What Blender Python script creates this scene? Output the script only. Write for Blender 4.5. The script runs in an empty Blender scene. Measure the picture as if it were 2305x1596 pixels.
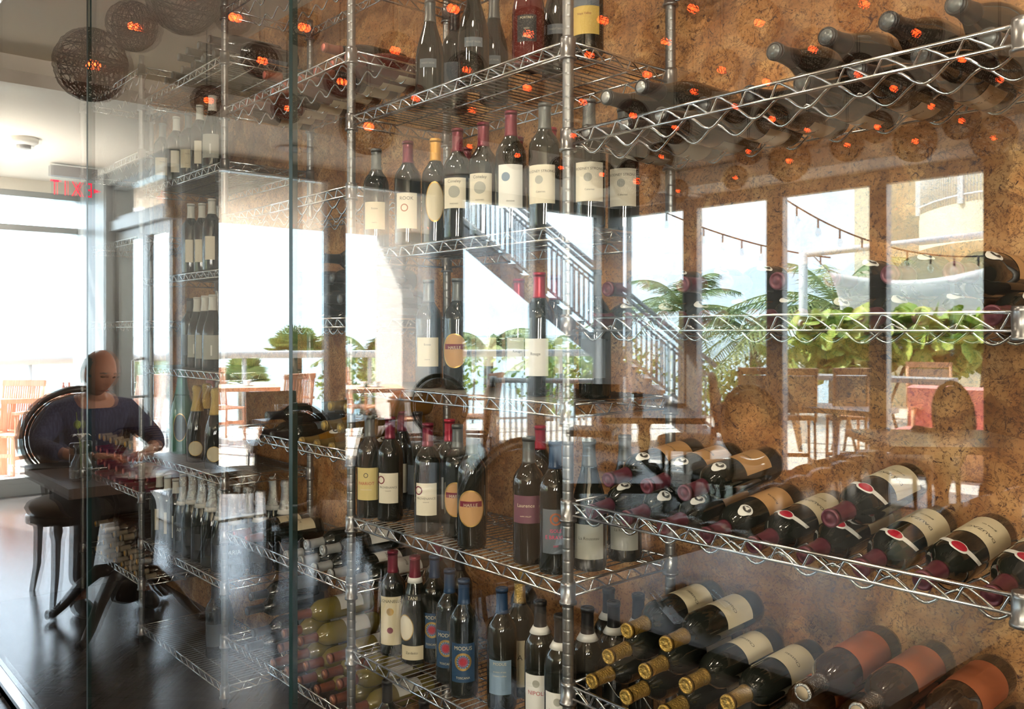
import bpy, math, random
from math import sin, cos, tan, atan, pi, radians, sqrt, floor, exp
from mathutils import Vector, Matrix, Euler

S = bpy.context.scene
COL = S.collection

# ------------------------------------------------------------------ camera
EYE = 1.42                    # eye height
CAMY = -0.78                  # camera stands 0.78 m in front of the glass (the plane y = 0)
FPX = 1974.0                  # focal length in pixels of the 2305 x 1596 frame
PSI = radians(48.74)          # camera is turned this far left of the glass's normal
CX, HY = 1152.5, 743.0        # horizon row
cam_d = bpy.data.cameras.new('camera')
cam_d.sensor_width = 36.0
cam_d.lens = 36.0 * FPX / 2305.0
cam_d.shift_y = -(798.0 - HY) / 2305.0
cam_d.clip_start = 0.05
cam_d.clip_end = 5000
cam = bpy.data.objects.new('camera', cam_d)
COL.objects.link(cam)
cam.location = (0, CAMY, EYE)
cam.rotation_euler = (pi / 2, 0, PSI)
S.camera = cam

# ------------------------------------------------------------------ render look
S.view_settings.view_transform = 'Standard'
S.view_settings.look = 'None'
S.view_settings.exposure = 0.0
S.view_settings.gamma = 1.0
S.view_settings.use_curve_mapping = False
S.cycles.use_denoising = True
S.cycles.max_bounces = 9
S.cycles.diffuse_bounces = 6
S.cycles.glossy_bounces = 4
S.cycles.transmission_bounces = 4
S.cycles.transparent_max_bounces = 20
S.cycles.caustics_reflective = False
S.cycles.caustics_refractive = False
S.cycles.sample_clamp_indirect = 12.0

# ------------------------------------------------------------------ world and sun
W = bpy.data.worlds.new('sky')
S.world = W
W.use_nodes = True
wn, wl = W.node_tree.nodes, W.node_tree.links
wn.clear()
wo = wn.new('ShaderNodeOutputWorld')
wb = wn.new('ShaderNodeBackground')
tc = wn.new('ShaderNodeTexCoord')
sx = wn.new('ShaderNodeSeparateXYZ')
cr = wn.new('ShaderNodeValToRGB')
nz = wn.new('ShaderNodeTexNoise')
mp = wn.new('ShaderNodeMapping')
mx = wn.new('ShaderNodeMix'); mx.data_type = 'RGBA'
mr = wn.new('ShaderNodeMapRange')
wl.new(tc.outputs['Generated'], sx.inputs[0])
wl.new(sx.outputs['Z'], cr.inputs[0])
e = cr.color_ramp.elements
e[0].position = 0.0; e[0].color = (0.70, 0.87, 0.97, 1)
e[1].position = 0.75; e[1].color = (0.42, 0.60, 0.86, 1)
e2 = cr.color_ramp.elements.new(0.16); e2.color = (0.62, 0.80, 0.97, 1)
e3 = cr.color_ramp.elements.new(0.32); e3.color = (0.70, 0.82, 0.97, 1)
mp.inputs['Scale'].default_value = (1.2, 1.2, 4.5)
wl.new(tc.outputs['Generated'], mp.inputs[0])
wl.new(mp.outputs[0], nz.inputs['Vector'])
nz.inputs['Scale'].default_value = 2.2
nz.inputs['Detail'].default_value = 5
mr.inputs[1].default_value = 0.42; mr.inputs[2].default_value = 0.68
wl.new(nz.outputs[0], mr.inputs[0])
wl.new(mr.outputs[0], mx.inputs[0])
wl.new(cr.outputs[0], mx.inputs[6])
mx.inputs[7].default_value = (0.90, 0.95, 1.0, 1)
wl.new(mx.outputs[2], wb.inputs[0])
wb.inputs[1].default_value = 10.0
wl.new(wb.outputs[0], wo.inputs[0])

sd = bpy.data.lights.new('sun', 'SUN')
sd.energy = 42.0
sd.angle = radians(0.6)
sd.color = (1.0, 0.95, 0.86)
sun = bpy.data.objects.new('sun', sd)
COL.objects.link(sun)
sun.rotation_euler = Vector((0.60, -0.25, -0.78)).to_track_quat('-Z', 'Y').to_euler()

# warm ceiling spots inside the cellar, washing the cork wall
for i, x in enumerate((-2.4, -1.35, -0.35, 0.6)):
    ld = bpy.data.lights.new('cellar_spot', 'AREA')
    ld.shape = 'DISK'; ld.size = 0.16
    ld.energy = 4.0
    ld.color = (1.0, 0.80, 0.58)
    lo = bpy.data.objects.new('cellar_spot', ld)
    COL.objects.link(lo)
    lo.location = (x, 0.22, 2.72)
    lo.rotation_euler = Vector((0.05, 0.62, -0.9)).to_track_quat('-Z', 'Y').to_euler()

# added warm fill spots, evening out the light on the cork through the glass
for i, x in enumerate((-1.9, -1.1, -0.3, 0.5)):
    ld = bpy.data.lights.new('wine_wall_fill', 'SPOT')
    ld.energy = 72.0; ld.spot_size = radians(62); ld.spot_blend = 0.8; ld.shadow_soft_size = 0.07
    ld.color = (1.0, 0.84, 0.66)
    lo = bpy.data.objects.new('wine_wall_fill', ld)
    COL.objects.link(lo)
    lo.location = (x, -1.35, 2.80)
    lo.rotation_euler = Vector((-0.10, 2.35, -1.95)).to_track_quat('-Z', 'Y').to_euler()

# added fill light, brightening the pale ceiling at the left
ld = bpy.data.lights.new('left_ceiling_fill', 'AREA')
ld.energy = 38.0; ld.size = 0.8; ld.color = (1.0, 0.93, 0.82)
lo = bpy.data.objects.new('left_ceiling_fill', ld)
COL.objects.link(lo)
lo.location = (-6.9, -0.25, 1.9)
lo.rotation_euler = Vector((0, -.25, 1)).to_track_quat('-Z', 'Y').to_euler()
# added warm fill lights beside the right wall, brightening the dining ceiling
for x, y, z, d, en, sz in ((2.9, -2.2, 1.9, (-.8, -.35, .6), 300.0, 1.2), (2.9, -4.6, 1.9, (-.8, -.1, .5), 380.0, 1.2)):
    ld = bpy.data.lights.new('dining_ceiling_fill', 'AREA')
    ld.energy = en; ld.size = sz; ld.color = (1.0, 0.90, 0.76)
    lo = bpy.data.objects.new('dining_ceiling_fill', ld)
    COL.objects.link(lo)
    lo.location = (x, y, z)
    lo.rotation_euler = Vector(d).to_track_quat('-Z', 'Y').to_euler()
for x, y in ((-4.5, -1.5), (-3.6, -2.9), (-5.2, -4.6), (-2.4, -3.6)):  # added fill spots, brightening the tables and the seated person
    ld = bpy.data.lights.new('table_fill', 'SPOT')
    ld.energy = 60.0; ld.spot_size = radians(75); ld.spot_blend = 1.0; ld.shadow_soft_size = 0.05
    ld.color = (1.0, 0.88, 0.72)
    lo = bpy.data.objects.new('table_fill', ld)
    COL.objects.link(lo)
    lo.location = (x, y, 2.86 if x > -5.2 else 2.70)

# ------------------------------------------------------------------ rays (pixel of the photograph -> place)
def _dir(px):
    a = (px - CX) / FPX
    return (a * cos(PSI) - sin(PSI), a * sin(PSI) + cos(PSI))

def on_y(px, y, py=None):
    """the point seen at column px on the vertical plane Y = y"""
    dx, dy = _dir(px)
    t = (y - CAMY) / dy
    return (dx * t, y, EYE + (HY - py) / FPX * t if py is not None else None)

def on_x(px, x, py=None):
    dx, dy = _dir(px)
    t = x / dx
    return (x, CAMY + dy * t, EYE + (HY - py) / FPX * t if py is not None else None)

def on_z(px, py, z):
    dx, dy = _dir(px)
    t = (z - EYE) * FPX / (HY - py)
    return (dx * t, CAMY + dy * t, z)

def on_d(px, d, py=None):
    dx, dy = _dir(px)
    return (dx * d, CAMY + dy * d, EYE + (HY - py) / FPX * d if py is not None else None)

def flip(p):
    """a place seen mirrored in the glass -> where it really is, on the dining side"""
    return (p[0], -p[1], p[2] if p[2] is not None else 0.0)

# ------------------------------------------------------------------ materials
MATS = {}
def mat(name, col, rough=0.5, metal=0.0, spec=0.5, emit=None, trans=0.0, coat=0.0, noise=None, bump=None):
    """noise = (scale, second colour, low, high[, stretch]); bump = (scale, strength)"""
    if name in MATS:
        return MATS[name]
    m = bpy.data.materials.new(name)
    m.use_nodes = True
    nt = m.node_tree
    b = nt.nodes['Principled BSDF']
    b.inputs['Base Color'].default_value = (*col, 1)
    b.inputs['Roughness'].default_value = rough
    b.inputs['Metallic'].default_value = metal
    b.inputs['Specular IOR Level'].default_value = spec
    b.inputs['Transmission Weight'].default_value = trans
    b.inputs['Coat Weight'].default_value = coat
    if emit:
        b.inputs['Emission Color'].default_value = (*emit[0], 1)
        b.inputs['Emission Strength'].default_value = emit[1]
    tcn = nt.nodes.new('ShaderNodeTexCoord')
    if noise:
        n = nt.nodes.new('ShaderNodeTexNoise')
        n.inputs['Scale'].default_value = noise[0]
        n.inputs['Detail'].default_value = 6
        mpn = nt.nodes.new('ShaderNodeMapping')
        if len(noise) > 4:
            mpn.inputs['Scale'].default_value = noise[4]
        r = nt.nodes.new('ShaderNodeMapRange')
        r.inputs[1].default_value = noise[2]; r.inputs[2].default_value = noise[3]
        x = nt.nodes.new('ShaderNodeMix'); x.data_type = 'RGBA'
        nt.links.new(tcn.outputs['Object'], mpn.inputs[0])
        nt.links.new(mpn.outputs[0], n.inputs['Vector'])
        nt.links.new(n.outputs[0], r.inputs[0])
        nt.links.new(r.outputs[0], x.inputs[0])
        x.inputs[6].default_value = (*col, 1)
        x.inputs[7].default_value = (*noise[1], 1)
        nt.links.new(x.outputs[2], b.inputs['Base Color'])
    if bump:
        n = nt.nodes.new('ShaderNodeTexNoise')
        n.inputs['Scale'].default_value = bump[0]
        n.inputs['Detail'].default_value = 4
        bp = nt.nodes.new('ShaderNodeBump')
        bp.inputs['Strength'].default_value = bump[1]
        bp.inputs['Distance'].default_value = 0.01
        nt.links.new(tcn.outputs['Object'], n.inputs['Vector'])
        nt.links.new(n.outputs[0], bp.inputs['Height'])
        nt.links.new(bp.outputs[0], b.inputs['Normal'])
    MATS[name] = m
    return m

def pane_mat(name, tint=(1, 1, 1), ior=1.5, rough=0.0):
    """thin clear glass: light goes straight through, each face mirrors by Fresnel's law"""
    m = bpy.data.materials.new(name)
    m.use_nodes = True
    nt = m.node_tree
    nt.nodes.clear()
    o = nt.nodes.new('ShaderNodeOutputMaterial')
    mix = nt.nodes.new('ShaderNodeMixShader')
    t = nt.nodes.new('ShaderNodeBsdfTransparent')
    g = nt.nodes.new('ShaderNodeBsdfGlossy')
    f = nt.nodes.new('ShaderNodeFresnel')
    ge = nt.nodes.new('ShaderNodeNewGeometry')
    mr_ = nt.nodes.new('ShaderNodeMapRange')
    t.inputs[0].default_value = (*tint, 1)
    g.inputs['Roughness'].default_value = rough
    g.inputs['Color'].default_value = (1, 1, 1, 1)
    mr_.inputs[3].default_value = ior
    mr_.inputs[4].default_value = 1 / ior
    nt.links.new(ge.outputs['Backfacing'], mr_.inputs[0])
    nt.links.new(mr_.outputs[0], f.inputs['IOR'])
    nt.links.new(f.outputs[0], mix.inputs[0])
    nt.links.new(t.outputs[0], mix.inputs[1])
    nt.links.new(g.outputs[0], mix.inputs[2])
    nt.links.new(mix.outputs[0], o.inputs[0])
    MATS[name] = m
    return m

def cork_mat():
    m = bpy.data.materials.new('cork')
    m.use_nodes = True
    nt = m.node_tree; N = nt.nodes; L = nt.links
    b = N['Principled BSDF']
    b.inputs['Roughness'].default_value = 0.75
    t = N.new('ShaderNodeTexCoord')
    def noise(scale, detail, dist=0.0, rough=0.6):
        n = N.new('ShaderNodeTexNoise')
        n.inputs['Scale'].default_value = scale; n.inputs['Detail'].default_value = detail
        n.inputs['Distortion'].default_value = dist; n.inputs['Roughness'].default_value = rough
        L.new(t.outputs['Object'], n.inputs['Vector'])
        return n
    def ramp(src, stops):
        r = N.new('ShaderNodeValToRGB')
        el = r.color_ramp.elements
        el[0].position, el[0].color = stops[0][0], (*stops[0][1], 1)
        el[1].position, el[1].color = stops[-1][0], (*stops[-1][1], 1)
        for p, c in stops[1:-1]:
            x = el.new(p); x.color = (*c, 1)
        L.new(src, r.inputs[0])
        return r
    def mixc(fac, a, c, mode='MIX'):
        x = N.new('ShaderNodeMix'); x.data_type = 'RGBA'; x.blend_type = mode
        if isinstance(fac, float): x.inputs[0].default_value = fac
        else: L.new(fac, x.inputs[0])
        L.new(a, x.inputs[6])
        if isinstance(c, tuple): x.inputs[7].default_value = (*c, 1)
        else: L.new(c, x.inputs[7])
        return x.outputs[2]
    big = noise(9.0, 5, 1.0, 0.62)
    base = ramp(big.outputs[0], [(0.32, (0.31, 0.115, 0.034)), (0.46, (0.43, 0.195, 0.068)), (0.54, (0.49, 0.24, 0.09)), (0.68, (0.62, 0.37, 0.165))])
    chips = N.new('ShaderNodeTexVoronoi'); chips.inputs['Scale'].default_value = 11; chips.inputs['Randomness'].default_value = 1
    warp = noise(9, 4, 0.5)
    add = N.new('ShaderNodeMix'); add.data_type = 'VECTOR'; add.inputs[0].default_value = 0.12
    L.new(t.outputs['Object'], add.inputs[4]); L.new(warp.outputs['Color'], add.inputs[5])
    L.new(add.outputs[1], chips.inputs['Vector'])
    hs = N.new('ShaderNodeSeparateColor'); L.new(chips.outputs['Color'], hs.inputs[0])
    chipr = ramp(hs.outputs[0], [(0.0, (0.58, 0.55, 0.52)), (0.5, (0.95, 0.95, 0.95)), (1.0, (1.25, 1.27, 1.2))])
    c1 = mixc(0.8, base.outputs[0], chipr.outputs[0], 'MULTIPLY')
    # thin dark veins and flecks
    v = noise(24, 6, 1.3, 0.64)
    vr = ramp(v.outputs[0], [(0.0, (0, 0, 0)), (0.472, (0, 0, 0)), (0.492, (1, 1, 1)), (0.512, (0, 0, 0)), (1.0, (0, 0, 0))])
    patch = noise(3.2, 3, 0.8)
    pr = ramp(patch.outputs[0], [(0.38, (0.18, 0.18, 0.18)), (0.52, (1, 1, 1))])
    vm = N.new('ShaderNodeMath'); vm.operation = 'MULTIPLY'
    L.new(vr.outputs[0], vm.inputs[0]); L.new(pr.outputs[0], vm.inputs[1])
    c2 = mixc(vm.outputs[0], c1, (0.085, 0.032, 0.018))
    f = noise(120, 5, 0.4, 0.75)
    fr = ramp(f.outputs[0], [(0.53, (0, 0, 0)), (0.62, (0.85, 0.85, 0.85))])
    c3 = mixc(fr.outputs[0], c2, (0.10, 0.038, 0.018))
    sp = noise(32, 5, 2.0, 0.7)
    sr = ramp(sp.outputs[0], [(0.60, (0, 0, 0)), (0.645, (1, 1, 1))])
    c4 = mixc(sr.outputs[0], c3, (0.07, 0.028, 0.02))
    L.new(c4, b.inputs['Base Color'])
    bp = N.new('ShaderNodeBump'); bp.inputs['Strength'].default_value = 0.25; bp.inputs['Distance'].default_value = 0.004
    L.new(f.outputs[0], bp.inputs['Height']); L.new(bp.outputs[0], b.inputs['Normal'])
    MATS['cork'] = m
    return m

def tile_mat(name, c1, c2, joint, w, h, rough, rot=0.0, spec=0.5, offset=0.5, jw=0.004):
    m = bpy.data.materials.new(name)
    m.use_nodes = True
    nt = m.node_tree; N = nt.nodes; L = nt.links
    b = N['Principled BSDF']
    b.inputs['Roughness'].default_value = rough
    b.inputs['Specular IOR Level'].default_value = spec
    t = N.new('ShaderNodeTexCoord'); mpn = N.new('ShaderNodeMapping')
    mpn.inputs['Rotation'].default_value = (0, 0, rot)
    br = N.new('ShaderNodeTexBrick')
    br.offset = offset
    br.inputs['Scale'].default_value = 1.0
    br.inputs['Brick Width'].default_value = w
    br.inputs['Row Height'].default_value = h
    br.inputs['Mortar Size'].default_value = jw
    br.inputs['Color1'].default_value = (*c1, 1); br.inputs['Color2'].default_value = (*c2, 1)
    br.inputs['Mortar'].default_value = (*joint, 1)
    L.new(t.outputs['Object'], mpn.inputs[0]); L.new(mpn.outputs[0], br.inputs['Vector'])
    n = N.new('ShaderNodeTexNoise'); n.inputs['Scale'].default_value = 9; n.inputs['Detail'].default_value = 7
    st = N.new('ShaderNodeMapping'); st.inputs['Scale'].default_value = (1, 7, 1)
    L.new(mpn.outputs[0], st.inputs[0]); L.new(st.outputs[0], n.inputs['Vector'])
    x = N.new('ShaderNodeMix'); x.data_type = 'RGBA'; x.blend_type = 'MULTIPLY'; x.inputs[0].default_value = 0.6
    L.new(br.outputs[0], x.inputs[6]); L.new(n.outputs[0], x.inputs[7])
    L.new(x.outputs[2], b.inputs['Base Color'])
    bp = N.new('ShaderNodeBump'); bp.inputs['Strength'].default_value = 0.15; bp.inputs['Distance'].default_value = 0.003
    L.new(n.outputs[0], bp.inputs['Height']); L.new(bp.outputs[0], b.inputs['Normal'])
    MATS[name] = m
    return m

CORK = cork_mat()
PANE = pane_mat('clear_glass', (0.96, 0.975, 0.97), 1.68)
WINGLASS = pane_mat('window_glass', (0.98, 1.0, 1.0), 1.35)
VASE = pane_mat('vase_glass', (0.90, 0.93, 0.94), 1.5, 0.02)
CHROME = mat('chrome_wire', (0.72, 0.73, 0.74), 0.16, 1.0)
SHADEWIRE = mat('shaded_shelf_wire', (0.16, 0.15, 0.14), 0.5, 0.8)  # same chrome where it is unlit, the shade put into its colour
POST = mat('chrome_post', (0.30, 0.30, 0.30), 0.40, 0.9)
COLLAR = mat('post_collar', (0.30, 0.30, 0.31), 0.3, 0.9)
CEIL = mat('ceiling_white', (0.88, 0.83, 0.74), 0.9)
CEILD = mat('ceiling_taupe', (0.66, 0.56, 0.42), 0.9)
FRAME = mat('window_frame_grey', (0.40, 0.42, 0.43), 0.35, 0.3)
FRAMED = mat('dark_bronze_frame', (0.11, 0.125, 0.13), 0.4, 0.2)
FRAMEM = mat('grey_mullion', (0.28, 0.28, 0.27), 0.5)
DARKWALL = mat('wall_brown', (0.05, 0.035, 0.028), 0.8)
PLASTER = mat('wall_plaster', (0.55, 0.50, 0.43), 0.9)
EDGE = mat('glass_edge_green', (0.003, 0.018, 0.016), 0.4, spec=.2)
DARKWOOD = mat('dark_wood', (0.055, 0.028, 0.018), 0.28, noise=(8, (0.10, 0.05, 0.03), 0.4, 0.65, (1, 8, 1)))
BLACKWOOD = mat('black_wood', (0.022, 0.017, 0.014), 0.3)
TEAK = mat('teak', (0.60, 0.27, 0.15), 0.55, noise=(7, (0.72, 0.38, 0.24), 0.4, 0.65, (1, 9, 1)))
TEAKL = mat('pale_teak', (0.70, 0.36, 0.20), 0.6, noise=(7, (0.55, 0.26, 0.13), 0.4, 0.65, (9, 1, 1)))
RATTAN = mat('rattan_weave', (0.72, 0.56, 0.42), 0.7, bump=(160, 0.8), noise=(150, (0.13, 0.08, 0.06), 0.45, 0.6))
UPHOL = mat('seat_fabric', (0.36, 0.30, 0.24), 0.9, bump=(200, 0.3))
UPHOLD = mat('brown_back_fabric', (0.13, 0.085, 0.06), 0.85, bump=(200, 0.3))
LEATHER = mat('dark_leather', (0.09, 0.085, 0.085), 0.27, spec=0.8)
BLACK = mat('black_satin', (0.012, 0.012, 0.014), 0.35)
STEEL = mat('steel', (0.6, 0.6, 0.6), 0.25, 1.0)
WHITE = mat('white_paint', (0.80, 0.79, 0.76), 0.55)
STUCCO = mat('white_stucco', (0.80, 0.76, 0.71), 0.85, bump=(40, 0.4))
CREAM = mat('cream_stucco', (0.83, 0.74, 0.55), 0.85)
GREYMETAL = mat('grey_painted_metal', (0.33, 0.33, 0.34), 0.5)
LGREY = mat('pale_grey_paint', (0.42, 0.43, 0.43), 0.5)
STAIRG = mat('stair_grey_paint', (0.26, 0.26, 0.26), 0.5)
SAIL = mat('sail_cloth', (0.92, 0.90, 0.86), 0.9, bump=(6, 0.5))
REDC = mat('red_cushion', (0.72, 0.28, 0.25), 0.8, bump=(30, 0.3))
LEAF = mat('leaf_green', (0.16, 0.28, 0.05), 0.5, noise=(3, (0.34, 0.40, 0.07), 0.4, 0.6))
LEAF2 = mat('sea_grape_leaf', (0.26, 0.38, 0.06), 0.45, noise=(5, (0.48, 0.50, 0.10), 0.4, 0.62))
PALM = mat('palm_green', (0.13, 0.20, 0.06), 0.5, noise=(2, (0.28, 0.33, 0.10), 0.4, 0.6))
BARK = mat('palm_bark', (0.20, 0.15, 0.11), 0.9, bump=(30, 0.6))
SKIN = mat('skin', (0.52, 0.25, 0.17), 0.5)
HAIR = mat('grey_hair', (0.22, 0.20, 0.19), 0.8, bump=(200, 0.6))
SHIRT = mat('navy_shirt', (0.018, 0.026, 0.075), 0.85, noise=(120, (0.05, 0.06, 0.13), 0.45, 0.6, (1, 1, .15)), bump=(12, 0.5))
TROUS = mat('grey_trousers', (0.035, 0.038, 0.05), 0.85, bump=(12, 0.4))
CHINA = mat('white_china', (0.80, 0.79, 0.76), 0.25)
NAPKIN = mat('white_napkin', (0.75, 0.75, 0.75), 0.8)
BLACKCLOTH = mat('black_napkin', (0.02, 0.02, 0.024), 0.8)
WEAVE = mat('lamp_weave', (0.10, 0.065, 0.04), 0.8)
LED = mat('red_bulb', (1, 0.15, 0.02), 0.5, emit=((1.0, 0.060, 0.010), 34.0))
EXITRED = mat('exit_letters', (0.9, 0.01, 0.05), 0.5, emit=((1.0, 0.01, 0.07), 2.2))

# ------------------------------------------------------------------ mesh builder
class MB:
    def __init__(self): self.v = []; self.f = []; self.sm = []
    def add(self, vs, fs, smooth=False):
        o = len(self.v)
        self.v += [tuple(p) for p in vs]
        self.f += [tuple(i + o for i in f) for f in fs]
        self.sm += [smooth] * len(fs)
        return self
    def box(self, c, s, rz=0.0, ry=0.0, rx=0.0):
        M = Matrix.Translation(c) @ Euler((rx, ry, rz)).to_matrix().to_4x4()
        vs = [M @ Vector((x * s[0] / 2, y * s[1] / 2, z * s[2] / 2)) for x in (-1, 1) for y in (-1, 1) for z in (-1, 1)]
        return self.add(vs, [(0, 1, 3, 2), (4, 6, 7, 5), (0, 4, 5, 1), (2, 3, 7, 6), (0, 2, 6, 4), (1, 5, 7, 3)])
    def bbox(self, a, b):
        return self.box([(a[i] + b[i]) / 2 for i in range(3)], [abs(a[i] - b[i]) for i in range(3)])
    def tube(self, pts, r, n=6, caps=True, closed=False):
        P = [Vector(p) for p in pts]
        rs = r if isinstance(r, (list, tuple)) else [r] * len(P)
        vs, fs = [], []
        prev = None
        m = len(P)
        for i, p in enumerate(P):
            if closed: d = P[(i + 1) % m] - P[i - 1]
            else: d = (P[min(i + 1, m - 1)] - P[max(i - 1, 0)])
            d = d.normalized() if d.length > 1e-9 else Vector((0, 0, 1))
            if prev is None:
                u = d.cross(Vector((0, 0, 1)))
                if u.length < 1e-3: u = d.cross(Vector((0, 1, 0)))
            else:
                u = prev - d * prev.dot(d)
            u.normalize(); prev = u
            w = d.cross(u)
            for k in range(n):
                a = 2 * pi * k / n
                vs.append(p + (u * cos(a) + w * sin(a)) * rs[i])
        for i in range(m if closed else m - 1):
            j = (i + 1) % m
            for k in range(n):
                l = (k + 1) % n
                fs.append((i * n + k, i * n + l, j * n + l, j * n + k))
        if caps and not closed:
            fs.append(tuple(range(n))[::-1]); fs.append(tuple((m - 1) * n + k for k in range(n)))
        return self.add(vs, fs, True)
    def lathe(self, prof, n=24, M=None, smooth=True):
        M = M or Matrix.Identity(4)
        vs, fs = [], []
        for r, z in prof:
            for k in range(n):
                a = 2 * pi * k / n
                vs.append(M @ Vector((r * cos(a), r * sin(a), z)))
        for i in range(len(prof) - 1):
            for k in range(n):
                l = (k + 1) % n
                fs.append((i * n + k, i * n + l, (i + 1) * n + l, (i + 1) * n + k))
        if prof[0][0] > 1e-6: fs.append(tuple(range(n))[::-1])
        if prof[-1][0] > 1e-6: fs.append(tuple((len(prof) - 1) * n + k for k in range(n)))
        return self.add(vs, fs, smooth)
    def ball(self, c, s, n=16, m=10):
        vs = [(c[0], c[1], c[2] - s[2])]
        for i in range(1, m):
            t = pi * i / m
            for k in range(n):
                a = 2 * pi * k / n
                vs.append((c[0] + s[0] * sin(t) * cos(a), c[1] + s[1] * sin(t) * sin(a), c[2] - s[2] * cos(t)))
        vs.append((c[0], c[1], c[2] + s[2]))
        fs = [(0, 1 + (k + 1) % n, 1 + k) for k in range(n)]
        for i in range(m - 2):
            for k in range(n):
                l = (k + 1) % n
                fs.append((1 + i * n + k, 1 + i * n + l, 1 + (i + 1) * n + l, 1 + (i + 1) * n + k))
        o = 1 + (m - 2) * n
        fs += [(o + k, o + (k + 1) % n, len(vs) - 1) for k in range(n)]
        return self.add(vs, fs, True)
    def grid(self, fn, nu, nv, thick=0.0, smooth=True):
        vs = [fn(i / nu, j / nv) for i in range(nu + 1) for j in range(nv + 1)]
        fs = [(i * (nv + 1) + j, (i + 1) * (nv + 1) + j, (i + 1) * (nv + 1) + j + 1, i * (nv + 1) + j + 1) for i in range(nu) for j in range(nv)]
        return self.add(vs, fs, smooth)
    def mesh(self, name, m):
        me = bpy.data.meshes.new(name)
        me.from_pydata(self.v, [], self.f)
        me.polygons.foreach_set('use_smooth', self.sm)
        if m: me.materials.append(m)
        me.update()
        return me
    def build(self, name, m, parent=None):
        o = bpy.data.objects.new(name, self.mesh(name, m))
        COL.objects.link(o)
        if parent: o.parent = parent
        return o

LABELS = {}
def tag(o, label, cat, group=None, kind=None):
    if label:
        n = len(label.split())
        if n > 16: print('LABEL TOO LONG', n, label)
        if label in LABELS and not group: print('DUP', label)
        LABELS[label] = 1
        o['label'] = label
    if cat: o['category'] = cat
    if group: o['group'] = group
    if kind: o['kind'] = kind
    return o

def empty(name, loc=(0, 0, 0), rz=0.0):
    o = bpy.data.objects.new(name, None)
    COL.objects.link(o)
    o.location = loc
    o.rotation_euler = (0, 0, rz)
    o.empty_display_size = 0.05
    return o

def struct(o):
    o['kind'] = 'structure'
    return o

def copy_tree(o, parent=None):
    c = o.copy()
    COL.objects.link(c)
    c.parent = parent
    for ch in KIDS.get(o.name, []):
        copy_tree(ch, c)
    return c

KIDS = {}
def register(o):
    """remember the children of a prototype"""
    KIDS[o.name] = [c for c in bpy.data.objects if c.parent == o]
    for c in KIDS[o.name]: register(c)

class Kind:
    """first place() moves the prototype itself, later ones copy it with its parts"""
    def __init__(self, root): self.root = root; self.used = False; register(root)
    def place(self, loc, rot=None, label=None, cat=None, group=None, name=None):
        o = copy_tree(self.root) if self.used else self.root
        if self.used: o.scale = (1, 1, 1)
        self.used = True
        o.location = loc
        if rot is not None: o.rotation_euler = rot
        tag(o, label, cat, group)
        return o

ORD = ['first', 'second', 'third', 'fourth', 'fifth', 'sixth', 'seventh', 'eighth', 'ninth', 'tenth', 'eleventh', 'twelfth', 'thirteenth', 'fourteenth', 'fifteenth']
def oname(i):
    if i < len(ORD): return ORD[i]
    n = i + 1
    return '%d%s' % (n, {1: 'st', 2: 'nd', 3: 'rd'}.get(n % 10 if n % 100 not in (11, 12, 13) else 0, 'th'))

def text_pts(txt, size):
    cu = bpy.data.curves.new('txt', 'FONT')
    cu.body = txt; cu.size = size; cu.align_x = 'CENTER'; cu.resolution_u = 2
    ob = bpy.data.objects.new('txt', cu)
    me = bpy.data.meshes.new_from_object(ob)
    vs = [tuple(v.co) for v in me.vertices]
    fs = [tuple(p.vertices) for p in me.polygons]
    bpy.data.objects.remove(ob); bpy.data.curves.remove(cu); bpy.data.meshes.remove(me)
    return vs, fs

# ------------------------------------------------------------------ the glass wall and the shell
JX = [-5.404, -4.107, -2.810, -1.514, -0.217, 1.080]
gw = struct(empty('wall_front'))
for i in range(5):
    b = MB(); b.bbox((JX[i] + 0.007, -0.005, 0.03), (JX[i + 1] - 0.007, 0.005, 2.80))
    b.build('glass_pane', PANE, gw)
for x in JX[1:-1]:
    b = MB(); b.bbox((x - 0.007, -0.0052, 0.03), (x + 0.007, 0.0052, 2.80))
    b.build('glass_joint', EDGE, gw)
b = MB(); b.bbox((-5.45, -0.022, 0.0), (1.1, -0.0055, 0.045)); b.bbox((-5.45, 0.0055, 0.0), (1.1, 0.022, 0.045)); b.bbox((-5.45, -0.022, 0), (1.1, 0.022, 0.028))
b.build('floor_track', STEEL, gw)
b = MB(); b.bbox((-5.45, -0.022, 2.79), (1.1, 0.022, 2.87))
b.build('head_track', STEEL, gw)

FLOOR = tile_mat('floor_tiles', (0.10, 0.09, 0.086), (0.075, 0.067, 0.064), (0.006, 0.006, 0.006), 1.2, 0.30, 0.20, radians(44), 0.34)
CFLOOR = tile_mat('cellar_floor_tiles', (0.035, 0.030, 0.028), (0.028, 0.024, 0.022), (0.006, 0.006, 0.006), 1.2, 0.30, 0.30, radians(44), 0.5)
PATIO = tile_mat('patio_paving', (0.90, 0.84, 0.76), (0.84, 0.78, 0.70), (0.35, 0.32, 0.29), 0.6, 0.6, 0.7, 0.0, 0.3, 0.0, 0.008)
XW, XF, YB, YD = -6.35, -8.50, -6.23, -1.60     # window wall, far window wall, back wall, door wall
b = MB(); b.bbox((XF, YB - 0.1, -0.1), (3.2, 0.02, 0)); b.bbox((-5.3, 0.02, -0.1), (1.2, 1.2, -0.001))
struct(b.build('floor', FLOOR))
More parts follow.
